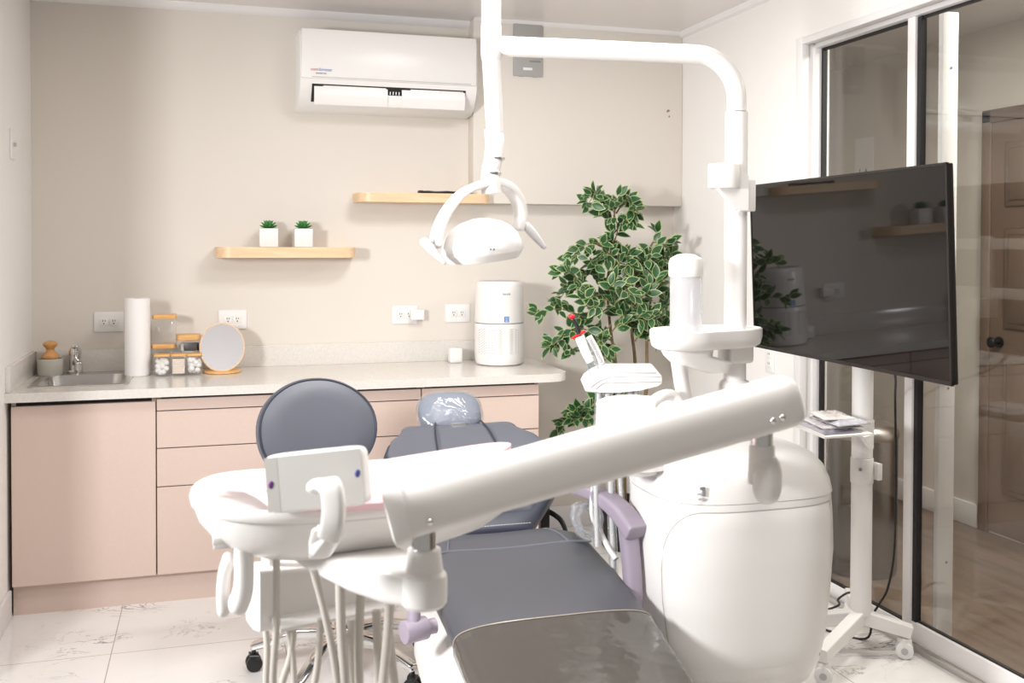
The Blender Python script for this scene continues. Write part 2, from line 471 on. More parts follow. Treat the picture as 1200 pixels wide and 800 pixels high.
gk = MB(); gk.bb((DX-.012, 3.038, .10), (DX+.012, 3.058, 2.285)); gk.bb((DX-.003, -1, 2.278), (DX+.01, 3.05, 2.289)); gk.bb((DX-.003, -1, .098), (DX+.01, 3.05, .106))
gk.bb((DX+.0, 3.655, .07), (DX+.02, 3.669, 2.285)); gk.bb((DX+.002, 3.10, 2.279), (DX+.02, 3.665, 2.289)); gk.bb((DX+.0, 3.10, .072), (DX+.02, 3.665, .08)); obj('gasket', gk, M_dark, door)
obj('pane', MB().bb((DX+.008, 3.095, .07), (DX+.014, 3.668, 2.29)), M_glass, door)
obj('pane', MB().bb((DX-.001, -1.0, .095), (DX+.005, 3.06, 2.29)), M_glass, door)
bs = MB(); bs.bb((DX+.055, 3.006, .016), (DX+.122, 3.030, 2.30), .003)
for z in (.32, .95, 1.62, 2.1): bs.mi = 1; bs.cyl((DX+.092, 3.0065, z), (DX+.092, 3.0045, z), .005, n=12)
obj('stile', bs, [M_trim, M_ink], door)

# the corridor beyond the glass
XC = 3.82
struct('floor', MB().bb((2.505, -1.2, -.06), (XC, 6.2, -.001)), M_floorw)
struct('wall_corridor', MB().bb((XC, -1.2, 0), (XC+.1, 6.2, ZC)), M_wallw if False else M_wallb)
struct('wall_corridor', MB().bb((2.52, 6.1, 0), (XC, 6.2, ZC)), M_wallb)
struct('ceiling', MB().bb((2.52, -1.2, ZC), (XC+.1, 6.2, ZC+.08)), M_ceil)
struct('baseboard_corridor', MB().bb((XC-.014, 4.27, 0), (XC, 6.1, .12), .003), M_trim)
dd = bpy.data.objects.new('door_2', None); C.objects.link(dd); dd.location = (XC, 3.8, 0); dd['kind'] = 'structure'
y1, y0 = 4.20, 3.34
f_ = MB(); f_.bb((XC-.02, y1, 0), (XC, y1+.06, 2.15), .003); f_.bb((XC-.02, y0-.06, 0), (XC, y0, 2.15), .003); f_.bb((XC-.02, y0-.06, 2.09), (XC, y1+.06, 2.155), .003)
obj('door_frame', f_, M_doorb, dd)
l_ = MB(); l_.bb((XC-.012, y0+.004, .012), (XC-.001, y1-.004, 2.088))
for ya, yb_ in ((y0+.10, y0+.36), (y0+.46, y1-.10)):
    for za, zb in ((.22, .92), (1.05, 1.55), (1.66, 1.98)):
        l_.bb((XC-.02, ya, za), (XC-.010, yb_, zb), .007); l_.bb((XC-.026, ya+.03, za+.03), (XC-.016, yb_-.03, zb-.03), .008)
obj('door_leaf', l_, M_doorb, dd)
h_ = MB(); h_.cyl((XC-.012, y1-.07, .98), (XC-.02, y1-.07, .98), .028); h_.cyl((XC-.02, y1-.07, .98), (XC-.06, y1-.07, .98), .011); h_.ell((XC-.065, y1-.07, .98), (.016, .028, .028))
obj('door_handle', h_, M_black, dd)
hg = MB(); hg.bb((XC-.035, y1+.01, 1.17), (XC-.02, y1+.022, 1.18)); 
# stainless bin and a notice in the corridor
tb = thing('trash_bin', 'round dark stainless trash bin standing in the corridor behind the glass door', 'trash can', (2.82, 3.87, 0))
obj('bin_body', MB().lathe([(.145, .0), (.15, .02), (.15, .60), (.146, .61)], (2.82, 3.87, 0), n=40), M_bin, tb)
obj('lid', MB().lathe([(.152, .605), (.156, .62), (.153, .64), (.12, .67), (.06, .682), (.01, .684)], (2.82, 3.87, 0), n=40), M_steel, tb)
nt_ = thing('notice', 'white printed notice taped to the corridor wall behind the glass', 'sign', (XC-.002, 5.25, 1.55))
obj('sheet', MB().bb((XC-.003, 5.16, 1.55), (XC-.001, 5.34, 2.12)), M_whitesoft, nt_)
text('lettering', 'LA', .085, M_ink, Matrix.Translation((XC-.0045, 5.25, 1.90)) @ Matrix.Rotation(-PI/2, 4, 'Z') @ Matrix.Rotation(PI/2, 4, 'X'), nt_)

# ================================================================== BACK WALL FITTINGS
def shelf(name, x0, x1, z0, z1, label, notch=None):
    yf, r = 4.72, .075
    pts = []
    for i in range(9):
        t = PI+PI/2*i/8; pts.append((x0+r+r*math.cos(t), yf+r+r*math.sin(t)))
    for i in range(9):
        t = 1.5*PI+PI/2*i/8; pts.append((x1-r+r*math.cos(t), yf+r+r*math.sin(t)))
    if notch: pts += [(x1, 4.799), (notch, 4.799), (notch, YB)]
    else: pts += [(x1, YB)]
    pts += [(x0, YB)]
    mb = MB(); mb.prism([(x, y, z0) for x, y in pts], (0, 0, z1-z0))
    return tag(obj(name, mb, M_wood), label, 'shelf')
SH1 = shelf('wall_shelf', .024, .665, 1.401, 1.450, 'light oak floating shelf holding two small succulents')
SH2 = shelf('wall_shelf', .668, 1.322, 1.665, 1.709, 'higher light oak floating shelf with a black strap lying on it', 1.243)

def succulent(x, label, first=None):
    b = Vector((x, 4.80, 1.4502))
    if first: return dup(first, b, label)
    t = thing('potted_succulent', label, 'plant', b, 'succulents on the oak shelf')
    mb = MB(); s_ = .042
    for z0, z1, a, c in ((0, .087, s_, s_),): mb.bb((x-a, 4.80-a, b.z), (x+a, 4.80+a, b.z+z1), .004)
    obj('pot', mb, M_potw, t)
    obj('soil', MB().bb((x-.036, 4.764, b.z+.086), (x+.036, 4.836, b.z+.0885)), M_soil, t)
    mb = MB()
    for ring, (n, el, L) in enumerate(((9, .35, .045), (8, .7, .046), (6, 1.05, .044), (3, 1.35, .040))):
        for i in range(n):
            a = 2*PI*i/n+ring*.4; d = Vector((math.cos(a)*math.cos(el), math.sin(a)*math.cos(el), math.sin(el)))
            base = Vector((x, 4.80, b.z+.086)); side = d.cross(RZ).normalized(); up = side.cross(d)
            sts = [(base+d*L*f, side, up, w, w*.55, 2) for f, w in ((.05, .004), (.35, .0075), (.7, .007), (.9, .0035), (1, .0006))]
            mb.sweep(sts, N=8)
    obj('leaves', mb, M_succ, t)
    return t
su = succulent(.263, 'green succulent in white square pot at left on the lower oak shelf')
succulent(.421, 'green succulent in white square pot at right on the lower oak shelf', su)
ct = MB(); ct.sweep([((.985+.03*i, 4.765+.003*math.sin(i*1.3), 1.7165+.0015*math.sin(i*2)), RY, RZ, .010, .0065, 3) for i in range(9)], N=12)
ct.bb((.965, 4.753, 1.7095), (.985, 4.760, 1.7245), .002); ct.bb((.965, 4.770, 1.7095), (.985, 4.777, 1.7245), .002); ct.bb((.962, 4.753, 1.7095), (.969, 4.777, 1.7225), .001)
tag(obj('strap', ct, M_black), 'black hook-and-loop cable strap lying on the higher oak shelf', 'strap')

# air conditioner
ac = thing('air_conditioner', 'white split air conditioner mounted high on the cream wall', 'air conditioner', (.82, YB, 2.08))
ax0, ax1 = .392, 1.238
def acprof(x, prof): return [Vector((x, y, z)) for y, z in prof]
prof = [(YB, 2.455), (4.72, 2.452), (4.69, 2.440), (4.678, 2.41), (4.676, 2.25), (4.682, 2.20), (4.70, 2.165), (4.74, 2.125), (4.80, 2.095), (YB, 2.09)]
bd = MB(); bd.loft([acprof(ax0, [(YB+(y-YB)*.94, 2.27+(z-2.27)*.97) for y, z in prof]), acprof(ax0+.008, prof), acprof(ax1-.008, prof), acprof(ax1, [(YB+(y-YB)*.94, 2.27+(z-2.27)*.97) for y, z in prof])])
obj('body', bd, M_white, ac, sharp=50)
obj('front_panel', MB().bb((ax0+.012, 4.668, 2.222), (ax1-.012, 4.680, 2.448), .005), M_white, ac)
obj('seam', MB().bb((.45, 4.6665, 2.2265), (1.20, 4.669, 2.2305), .001), mat('seam grey', (.55, .52, .52, 1), .5), ac)
obj('outlet_slot', MB().prism([(.452, 4.6815, 2.199), (.452, 4.697, 2.163), (.452, 4.735, 2.123), (.452, 4.76, 2.15), (.452, 4.72, 2.20)], (.725, 0, 0)), M_dark, ac)  # solid near-black wedge, paints the shade inside the air opening
def louvre(x0, x1):
    mb = MB()
    pr = [(4.680, 2.188), (4.676, 2.160), (4.678, 2.132), (4.690, 2.106), (4.70, 2.108), (4.69, 2.134), (4.687, 2.160), (4.689, 2.187)]
    mb.prism([(x0, y, z) for y, z in pr], (x1-x0, 0, 0))
    n = 3
    for i in range(n):
        x = x0+(x1-x0)*(i+.7)/n; mb.bb((x, 4.6745, 2.176), (x+.006, 4.682, 2.190))
    mb.bb((x0+.04, 4.684, 2.183), (x1-.005, 4.70, 2.197), .003)
    return mb
obj('louvre', louvre(.462, .80), M_white, ac); obj('louvre', louvre(.868, 1.172), M_white, ac)
lv = MB(); lv.prism([(.80, y, z) for y, z in ((4.681, 2.160), (4.684, 2.132), (4.697, 2.107), (4.705, 2.11), (4.695, 2.135), (4.69, 2.16))], (.07, 0, 0))
for i in range(4): lv.bb((.812+i*.014, 4.69, 2.165), (.816+i*.014, 4.71, 2.192))
obj('vane', lv, M_white, ac)
text('logo', 'com', .020, M_inkr, faceM((.462, 4.6665, 2.262)), ac); text('logo', 'fortstar', .020, M_inkb, faceM((.512, 4.6665, 2.262)), ac)
text('logo', 'INVERTER', .011, M_ink, faceM((.492, 4.6665, 2.244)), ac)

# breaker box
bx = thing('breaker_panel', 'grey metal breaker panel cover on the boxed upper wall', 'breaker box', (1.524, 4.80, 2.30))
b_ = MB(); b_.bb((1.447, 4.788, 2.303), (1.598, 4.80, 2.562), .003)
for z in (2.300, 2.559):
    for x in (1.475, 1.547): b_.bb((x, 4.789, z), (x+.024, 4.797, z+.008), .002)
obj('cover', b_, M_boxg, bx)
obj('latch', MB().bb((1.53, 4.785, 2.374), (1.588, 4.79, 2.381), .001), M_ink, bx)
obj('nameplate', MB().bb((1.497, 4.786, 2.333), (1.545, 4.789, 2.346), .001), M_whitesoft, bx)

# outlets
def outlet(x, z, label, first=None):
    b = Vector((x, YB, z))
    if first: return dup(first, b, label)
    t = thing('wall_outlet', label, 'outlet', b, 'outlets over the worktop')
    obj('plate', MB().bb((x-.0635, YB-.007, z-.045), (x+.0635, YB, z+.045), .003), M_whitesoft, t)
    for s in (-1, 1):
        cx = x+s*.021
        so = obj('socket', MB().bb((cx-.0185, YB-.0095, z-.017), (cx+.0185, YB-.006, z+.017), .003), M_white, t)
        h = MB(); h.bb((cx-.006, YB-.0103, z+.001), (cx-.003, YB-.009, z+.010)); h.bb((cx-.006+.010, YB-.0103, z+.002), (cx+.007, YB-.009, z+.009)); h.cyl((cx, YB-.009, z-.007), (cx, YB-.0103, z-.007), .003, n=10)
        obj('slot', h, M_black, so)
    return t
oz = 1.109
ou = outlet(-.438, oz, 'white double outlet between the sink and the paper towel roll')
outlet(.104, oz, 'white double outlet partly hidden behind the round mirror', ou)
outlet(.922, oz+.008, 'white double outlet with a white adapter plugged into it', ou)
outlet(1.19, oz+.011, 'white double outlet just left of the air purifier', ou)
pa = MB(); pa.bb((.945, 4.853, oz-.016), (1.013, 4.8885, oz+.036), .006)
tag(obj('power_adapter', pa, M_whitesoft), 'white adapter block plugged into an outlet above the worktop', 'adapter')
t = thing('wall_outlet', 'white outlet low on the right wall under the television', 'outlet', P(903, 421, X=XR))
pc = t.location
obj('plate', MB().bb((XR-.006, pc.y-.037, pc.z-.058), (XR, pc.y+.037, pc.z+.058), .003), M_whitesoft, t)
for s in (-1, 1):
    so = obj('socket', MB().bb((XR-.009, pc.y-.017, pc.z+s*.021-.0165), (XR-.005, pc.y+.017, pc.z+s*.021+.0165), .003), M_white, t)
    h = MB(); h.bb((XR-.0098, pc.y-.007, pc.z+s*.021), (XR-.008, pc.y-.004, pc.z+s*.021+.008)); h.bb((XR-.0098, pc.y+.004, pc.z+s*.021), (XR-.008, pc.y+.007, pc.z+s*.021+.008))
    obj('slot', h, M_black, so)
t = thing('light_switch', 'white light switch plate on the left wall', 'switch', (XL, 4.45, 1.86))
obj('plate', MB().bb((XL, 4.40, 1.80), (XL+.006, 4.49, 1.92), .003), M_whitesoft, t)
obj('toggle', MB().bb((XL+.005, 4.44, 1.852), (XL+.017, 4.45, 1.868), .002), M_grey, t)

# ================================================================== BASE CABINETS
YF = 4.29
def cabinet(x0, x1, rows, label, kind):
    t = thing('base_cabinet', label, 'cabinet', ((x0+x1)/2, YF+.3, .119))
    mb = MB(); mb.bb((x0, YF+.02, .119), (x0+.016, YB-.002, ZT-.037)); mb.bb((x1-.016, YF+.02, .119), (x1, YB-.002, ZT-.037))
    mb.bb((x0+.016, YF+.02, .119), (x1-.016, YB-.002, .135))
    mb.mi = 1; mb.bb((x0+.016, YF+.022, .135), (x1-.016, YF+.028, ZT-.040))  # near-black sheet behind the fronts paints the shade in their gaps
    obj('carcass', mb, [M_cab, M_dark], t)
    for z0, z1 in rows:
        d = obj(kind, MB().bb((x0+.0015, YF, z0), (x1-.0015, YF+.018, z1), .0012, 1), M_cab, t)
    return t
cabinet(-.742, -.209, [(.122, .828)], 'blush sink cabinet with one wide plain door, leftmost under the worktop', 'door')
rows = [(.122, .4775), (.4815, .634), (.638, .786), (.790, .836)]
cabinet(-.207, .336, rows, 'blush drawer cabinet next to the sink cabinet, behind the stool', 'drawer')
cabinet(.338, .881, rows, 'blush drawer cabinet behind the stool and headrest, second from the right', 'drawer')
cabinet(.883, 1.421, rows, 'blush drawer cabinet at the right end, below the air purifier', 'drawer')
tag(obj('cabinet_plinth', MB().bb((-.742, YF+.035, 0), (1.40, YF+.055, .118)), M_cab), 'blush toe-kick board running along the floor under the cabinets', 'plinth')

# worktop with a cut-out for the sink
sx0, sx1, sy0, sy1 = -.678, -.346, 4.412, 4.778
wt = MB(); zb = ZT-.036
wt.bb((XL, 4.25, zb), (sx0, YB-.001, ZT)); wt.bb((sx0, 4.25, zb), (sx1, sy0, ZT)); wt.bb((sx0, sy1, zb), (sx1, YB-.001, ZT))
pts = [(sx1, 4.25)]
r_ = .11
for i in range(13):
    a = -PI/2+PI/2*i/12; pts.append((1.565-r_+r_*math.cos(a), 4.25+r_+r_*math.sin(a)))
pts += [(1.565, YB-.001), (sx1, YB-.001)]
wt.prism([(x, y, zb) for x, y in pts], (0, 0, .036))
tag(obj('worktop', wt, M_quartz), 'cream quartz worktop with a rounded right corner running along the back wall', 'worktop')
bsp = MB(); bsp.bb((XL+.018, YB-.018, ZT), (1.52, YB-.0005, ZT+.10), .002); bsp.bb((XL, 4.27, ZT), (XL+.018, YB-.0005, ZT+.10), .002)
tag(obj('backsplash', bsp, M_quartz), 'low cream quartz upstand behind the worktop along the back and left wall', 'backsplash')

# sink
def rr(cx, cy, z, a, b, n=8, N=40): return sring((cx, cy, z), RX, RY, a, b, n, N)
sk = thing('sink', 'small stainless drop-in sink at the left end of the worktop', 'sink', (-.512, 4.61, ZT))
cx, cy = -.512, 4.615
mb = MB(); mb.loft([rr(cx, cy, ZT+.0005, .192, .228, 14), rr(cx, cy, ZT+.004, .190, .226, 14), rr(cx, cy-.02, ZT+.005, .168, .185, 10), rr(cx+.0, cy-.02, ZT+.002, .160, .176, 8), rr(cx, cy-.02, ZT-.06, .152, .168, 7), rr(cx, cy-.02, ZT-.13, .142, .158, 6), rr(cx, cy, ZT-.14, .05, .04, 2), rr(cx, cy, ZT-.141, .02, .02, 2)], cap0=False)
obj('basin', mb, M_steel, sk)
obj('drain', MB().lathe([(.0, -.1395), (.024, -.139), (.03, -.137), (.032, -.139)], (cx, cy, ZT), cap0=False, cap1=False), M_chrome, sk)
ft = thing('faucet', 'short chrome single-lever faucet behind the sink', 'faucet', (-.575, 4.83, ZT))
fx, fy = -.572, 4.822
mb = MB(); mb.lathe([(.032, 0), (.032, .008), (.026, .013), (.0245, .075), (.0255, .082)], (fx, fy, ZT+.0055)); mb.tube([(fx, fy, ZT+.040), (fx+.012, fy-.045, ZT+.062), (fx+.028, fy-.11, ZT+.056)], .0165, rend=.0145); mb.cyl((fx+.0275, fy-.105, ZT+.060), (fx+.028, fy-.108, ZT+.030), .0145)
obj('spout', mb, M_chrome, ft)
mb = MB(); mb.lathe([(.0265, .080), (.0275, .088), (.025, .108), (.014, .118), (.001, .120)], (fx, fy, ZT+.0055)); mb.sweep([((fx, fy, ZT+.112), RX, RZ, .014, .008, 3), ((fx+.006, fy-.055, ZT+.128), RX, RZ, .012, .006, 3)], round0=.006, round1=.006)
obj('lever', mb, M_chrome, ft)
# pot with brush
bp = tag(obj('brush_holder', MB().lathe([(.001, 0), (.048, 0), (.052, .006), (.053, .072), (.051, .075), (.046, .074), (.044, .02), (.001, .018)], (-.70+.03, 4.80, ZT), sx=1, sy=.85), M_pot), 'grey stone pot holding a wooden brush by the left wall', 'pot')
db = thing('dish_brush', 'dish brush with a turned wooden handle standing in the grey pot', 'brush', (-.67, 4.80, ZT+.02))
obj('bristles', MB().lathe([(.030, .019), (.034, .06), (.034, .072)], (-.67, 4.80, ZT)), M_whitesoft, db)
obj('handle', MB().lathe([(.030, .072), (.036, .078), (.036, .086), (.030, .095), (.019, .106), (.016, .114), (.020, .122), (.029, .131), (.030, .139), (.024, .147), (.010, .152), (.001, .153)], (-.67, 4.80, ZT)), M_beech, db)
# paper towels
q = Vector((-.3, 4.70, ZT)); q.x = P(161, 400, Y=4.70).x
pt = thing('paper_towel_roll', 'tall white paper towel roll standing on the worktop by the sink', 'paper towel', q)
obj('roll', MB().lathe([(.018, .001), (.050, .0), (.0535, .004), (.0535, .336), (.051, .340), (.020, .340), (.018, .336)], q, n=40, cap0=False, cap1=False), M_paper, pt)
obj('core', MB().lathe([(.018, .0), (.018, .339), (.0165, .339), (.0165, .0)], q, cap0=False, cap1=False), mat('cardboard', srgb(190, 160, 130), .8), pt)
# jars with bamboo lids
def jar(x, y, z, r, h, lidh, label, grp='glass storage jars', rl=None, n=28):
    b = Vector((x, y, z)); t = thing('storage_jar', label, 'jar', b, None)
    R_ = rl or r
    def sq(zz, a): return sring((x, y, z+zz), RX, RY, a, a, 4.5, 28)
    def fl(zz, a):
        c = Vector((x, y, z+zz)); return [c+(p-c)*(1-.022*(i % 2)) for i, p in enumerate(sring(c, RX, RY, a, a, 4.5, 64))]
    obj('glass_body', MB().loft([fl(0.001, r*.9), fl(.004, r), fl(h-lidh, r)], cap1=False), M_jar, t, sharp=75)
    obj('lid', MB().loft([sq(h-lidh+.0005, R_*.96), sq(h-lidh+.003, R_), sq(h-.003, R_), sq(h, R_*.95)]), M_bamboo, t)
    return t
jx = lambda px, Y: P(px, 410, Y=Y).x
jar(jx(191.5, 4.76), 4.76, ZT, .052, .133, .020, 'glass jar with bamboo lid beside the paper towels, under the tall jar')
jar(jx(193, 4.76), 4.76, ZT+.1335, .052, .130, .018, 'tall empty glass jar with bamboo lid stacked on another jar')
jar(jx(221, 4.775), 4.775, ZT, .053, .170, .024, 'glass jar with thick bamboo lid and black item behind three small jars')
for px, lb in ((190, 'small cotton-filled glass jar, nearest the paper towels in the front trio'), (209.5, 'small jar of beige pads, middle of the front trio of glass jars'), (228, 'small cotton-filled glass jar next to the round mirror')):
    jar(jx(px, 4.655), 4.655, ZT, .034, .096, .010, lb, rl=.035)
def cottons(px, Y, label, cnt=11, big=0):
    mb = MB(); x = jx(px, Y)
    for i in range(cnt*3):
        mb.ell((x+random.uniform(-.0185, .0185), Y+random.uniform(-.0185, .0185), ZT+.017+(i/(cnt*3))*.056), (.0125, .0125, .0115), n=10, m=7)
    return tag(obj('cotton_balls', mb, M_cotton), label, 'cotton', kind='stuff')
cottons(190, 4.655, 'white cotton balls filling the small front jar nearest the paper towels')
cottons(228, 4.655, 'white cotton balls filling the small front jar beside the mirror')
gx = jx(209.5, 4.655)
mb = MB()
for i in range(9): mb.box((gx+random.uniform(-.001, .001), 4.655, ZT+.0135+i*.0072), (.052, .052, .0066), .002, 1)
tag(obj('gauze_pads', mb, M_gauze), 'stack of beige gauze pads inside the middle front jar', 'gauze', kind='stuff')
gx = jx(221, 4.775)
mb = MB()
for i in range(44): mb.ell((gx+random.uniform(-.024, .024), 4.775+random.uniform(-.022, .022), ZT+.022+(i/44)*.098), (.019, .019, .016), n=10, m=7)
tag(obj('cotton_balls', mb, M_cotton), 'white cotton in the taller jar behind the small jars', 'cotton', kind='stuff')
tag(obj('black_packet', MB().bb((gx-.02, 4.7255, ZT+.10), (gx+.046, 4.731, ZT+.136), .002), M_black), 'small black packet inside the glass jar with thick bamboo lid', 'packet')
# round mirror
mc = P(260.5, 397, Y=4.70)
vm = thing('vanity_mirror', 'round tabletop mirror on a flat wooden base on the worktop', 'mirror', (mc.x, 4.72, ZT))
obj('base', MB().lathe([(.001, 0), (.078, 0), (.082, .003), (.082, .009), (.078, .012), (.001, .012)], (mc.x, 4.71, ZT)), M_bamboo, vm)
ax = Vector((-.05, -1, .42)).normalized(); mcc = Vector((mc.x, 4.705, ZT+.114))
obj('frame', MB().lathe([(.090, -.006), (.0985, -.004), (.0985, .004), (.0955, .006), (.0935, .005), (.0935, .002)], mcc, ax, n=56, sy=1.17, cap0=True, cap1=False), M_wood, vm)
obj('mirror_glass', MB().lathe([(.0945, .001), (.0945, .0045)], mcc, ax, n=56, sy=1.17), M_mirror, vm)
obj('stem', MB().cyl((mc.x, 4.73, ZT+.01), mcc-ax*.006, .008), M_wood, vm)
# small white cube and purifier
q = Vector((P(533.5, 410, Y=4.80).x, 4.80, ZT))
wc = thing('room_sensor', 'small white rounded cube sensor on the worktop against the upstand', 'sensor', q)
obj('case', MB().bb(q+Vector((-.032, -.03, 0)), q+Vector((.032, .03, .072)), .010, 3), M_whitesoft, wc)
obj('face', MB().bb(q+Vector((-.022, -.0312, .012)), q+Vector((.022, -.029, .060)), .004), M_white, wc)
pc = Vector((P(585, 400, Y=4.69).x, 4.69, ZT))
pu = thing('air_purifier', 'white cylindrical air purifier standing at the right end of the worktop', 'air purifier', pc)
pr = [(.100, .0), (.112, .006), (.117, .02), (.1195, .06), (.1195, .196), (.118, .200)]
obj('lower_body', MB().lathe(pr, pc, n=56), M_white, pu)
obj('seam_ring', MB().lathe([(.1165, .199), (.1165, .2065)], pc, n=56), M_ink, pu)
up = [(.1185, .205), (.1195, .209), (.117, .30), (.1145, .38), (.111, .397), (.104, .403), (.099, .402)]
obj('upper_body', MB().lathe(up, pc, n=56), M_white, pu)
obj('top_vent', MB().lathe([(.099, .401), (.099, .404), (.085, .405), (.04, .4055), (.001, .4055)], pc, n=56), M_grey, pu)
# perforated band round the camera side
gr = MB(); rings = []
for k in range(25):
    a = -PI/2-.35-.95+1.9*k/24
    rings.append([pc+Vector((.1203*math.cos(a), .1203*math.sin(a), .055)), pc+Vector((.1203*math.cos(a), .1203*math.sin(a), .180))])
gr.loft(rings, False, False, closed=False)
obj('grille', gr, mat_grille(), pu)
a = -PI/2+.02
text('logo', 'levoit', .017, M_ink, Matrix.Translation(pc+Vector((.1168*math.cos(a), .1168*math.sin(a), .345))) @ Matrix.Rotation(a+PI/2, 4, 'Z') @ Matrix.Rotation(PI/2-.03, 4, 'X'), pu)
lb = MB(); lb.box(pc+Vector((.1192*math.cos(a+.0), .1192*math.sin(a), .224)), (.0235, .002, .027), 0, M=Matrix.Rotation(a+PI/2, 4, 'Z'))
lb.mi = 1
for dz, w in ((.230, .017), (.222, .012), (.216, .015)): lb.box(pc+Vector((.1204*math.cos(a), .1204*math.sin(a), dz)), (w, .001, .0022), 0, M=Matrix.Rotation(a+PI/2, 4, 'Z'))
obj('sticker', lb, [M_blue, M_whitesoft], pu)

# ================================================================== TV AND STAND
tvx, tya, tyb, tza, tzb = 2.058, 2.385, 3.545, 1.060, 1.701
tv = thing('television', 'large black flat-screen television facing the chair, reflecting the shelves', 'television', (tvx, (tya+tyb)/2, tza))
tv.rotation_euler = Euler((0, math.radians(-2.3), math.radians(-2.0)), 'XYZ')
obj('cabinet', MB().bb((tvx+.002, tya+.002, tza+.002), (tvx+.022, tyb-.002, tzb-.002), .004), M_bezel, tv)
obj('rear_housing', MB().bb((tvx+.02, tya+.14, tza+.03), (tvx+.065, tyb-.14, tza+.42), .015), M_bezel, tv)
bz = MB()
w = .007
bz.bb((tvx-.004, tya, tza), (tvx+.004, tyb, tza+.012)); bz.bb((tvx-.004, tya, tzb-w), (tvx+.004, tyb, tzb)); bz.bb((tvx-.004, tya, tza), (tvx+.004, tya+w, tzb)); bz.bb((tvx-.004, tyb-w, tza), (tvx+.004, tyb, tzb))
obj('bezel', bz, M_bezel, tv)
obj('screen', MB().bb((tvx-.002, tya+w*.8, tza+.010), (tvx+.004, tyb-w*.8, tzb-w*.8)), M_screen, tv)
obj('tag', MB().bb((tvx-.006, tyb-.012, tza+.022), (tvx-.004, tyb+.004, tza+.040)), M_red, tv, label='tiny red tag on the lower left screen corner')

ppx, ppy = 2.20, 3.01
pp = P(1010, 560, Y=3.07); ppx, ppy = pp.x, pp.y
sd = thing('tv_stand', 'white rolling television stand with pole, shelf and castered base', 'tv stand', (ppx, ppy, 0))
zb_ = .155
mb = MB(); mb.cyl((ppx, ppy, zb_-.01), (ppx, ppy, 1.30), .0365, n=32); 
obj('pole', mb, M_satin, sd)
for z in (1.075, .66):
    mb = MB(); mb.cyl((ppx, ppy, z-.045), (ppx, ppy, z+.045), .0395, n=32, bev=.002); mb.bb((ppx+.03, ppy-.05, z-.03), (ppx+.05, ppy-.01, z+.03), .004)
    mb.mi = 1; mb.cyl((ppx-.028, ppy-.030, z+.01), (ppx-.030, ppy-.032, z+.01), .006, n=10)
    obj('clamp', mb, [M_satin, M_ink], sd)
mb = MB(); mb.bb((tvx+.082, ppy-.20, 1.27), (tvx+.10, ppy+.20, 1.31), .003); mb.bb((tvx+.082, ppy-.20, 1.45), (tvx+.10, ppy+.20, 1.49), .003); mb.bb((tvx+.082, ppy-.06, 1.2), (ppx, ppy+.06, 1.27), .004); mb.bb((tvx+.082, ppy-.03, 1.25), (tvx+.096, ppy+.03, 1.5), .002)
obj('mount', mb, M_satin, sd)
# shelf on the pole
zs = .830
c_ = [P(922, 494, Z=zs), P(966, 512, Z=zs), P(1024, 508, Z=zs), P(985, 491, Z=zs)]
mb = MB(); mb.prism([v for v in c_], (0, 0, -.006))
e0, e1 = c_[0], c_[1]
mb.prism([e0, e1, e1+Vector((0, 0, .006)), e0+Vector((0, 0, .006))], (.003, .003, 0))
obj('clamp', MB().cyl((ppx, ppy, zs-.045), (ppx, ppy, zs+.012), .0405, n=32, bev=.002), M_satin, sd)
f0 = c_[2]; mb.prism([f0+Vector((-.05, -.015, -.006)), f0+Vector((.0, .0, -.004)), f0+Vector((.0, .0, -.05)), f0+Vector((-.012, -.004, -.052))], (.02, .06, 0))
obj('shelf', mb, M_satin, sd)
hv = MB(); hv.mi = 0
CA = P(965, 786, Z=.04); CB = P(1060, 757, Z=.04)
ends = {}
def leg(tip, top):
    tip = Vector(tip); c0 = Vector((ppx, ppy, top)); t1 = Vector((tip.x, tip.y, top-.035))
    d = (t1-c0).normalized(); side = d.cross(RZ).normalized(); up_ = side.cross(d)
    mb = MB(); mb.sweep([(c0, side, up_, .022, .026, 10), (t1+d*.022, side, up_, .022, .022, 10)], N=40)
    obj('leg', mb, M_satin, sd, sharp=30)
    w = MB(); wd = Vector((.6, .8, 0)); p = Vector((tip.x, tip.y, .030))
    for s in (-1, 1): w.cyl(p+wd*(s*.006), p+wd*(s*.024), .030, n=28, bev=.004)
    w.bb(p+Vector((-.020, -.020, .004)), p+Vector((.020, .020, .042)), .008); w.cyl(p+Vector((0, 0, .03)), (tip.x, tip.y, top-.05), .008)
    cs = obj('caster', w, M_whitesoft, sd)
    b = MB(); b.cyl(p-wd*.0262, p-wd*.0235, .012, n=18); obj('hub_cap', b, M_grey, cs)
leg((CA.x, CA.y), zb_-.02); leg((CB.x, CB.y), zb_-.02)
CC = Vector((ppx, ppy, 0))*2-CB; leg((ppx-.27, ppy+.11), zb_-.02); leg((min(2.40, ppx+.16), ppy+.28), zb_-.02)
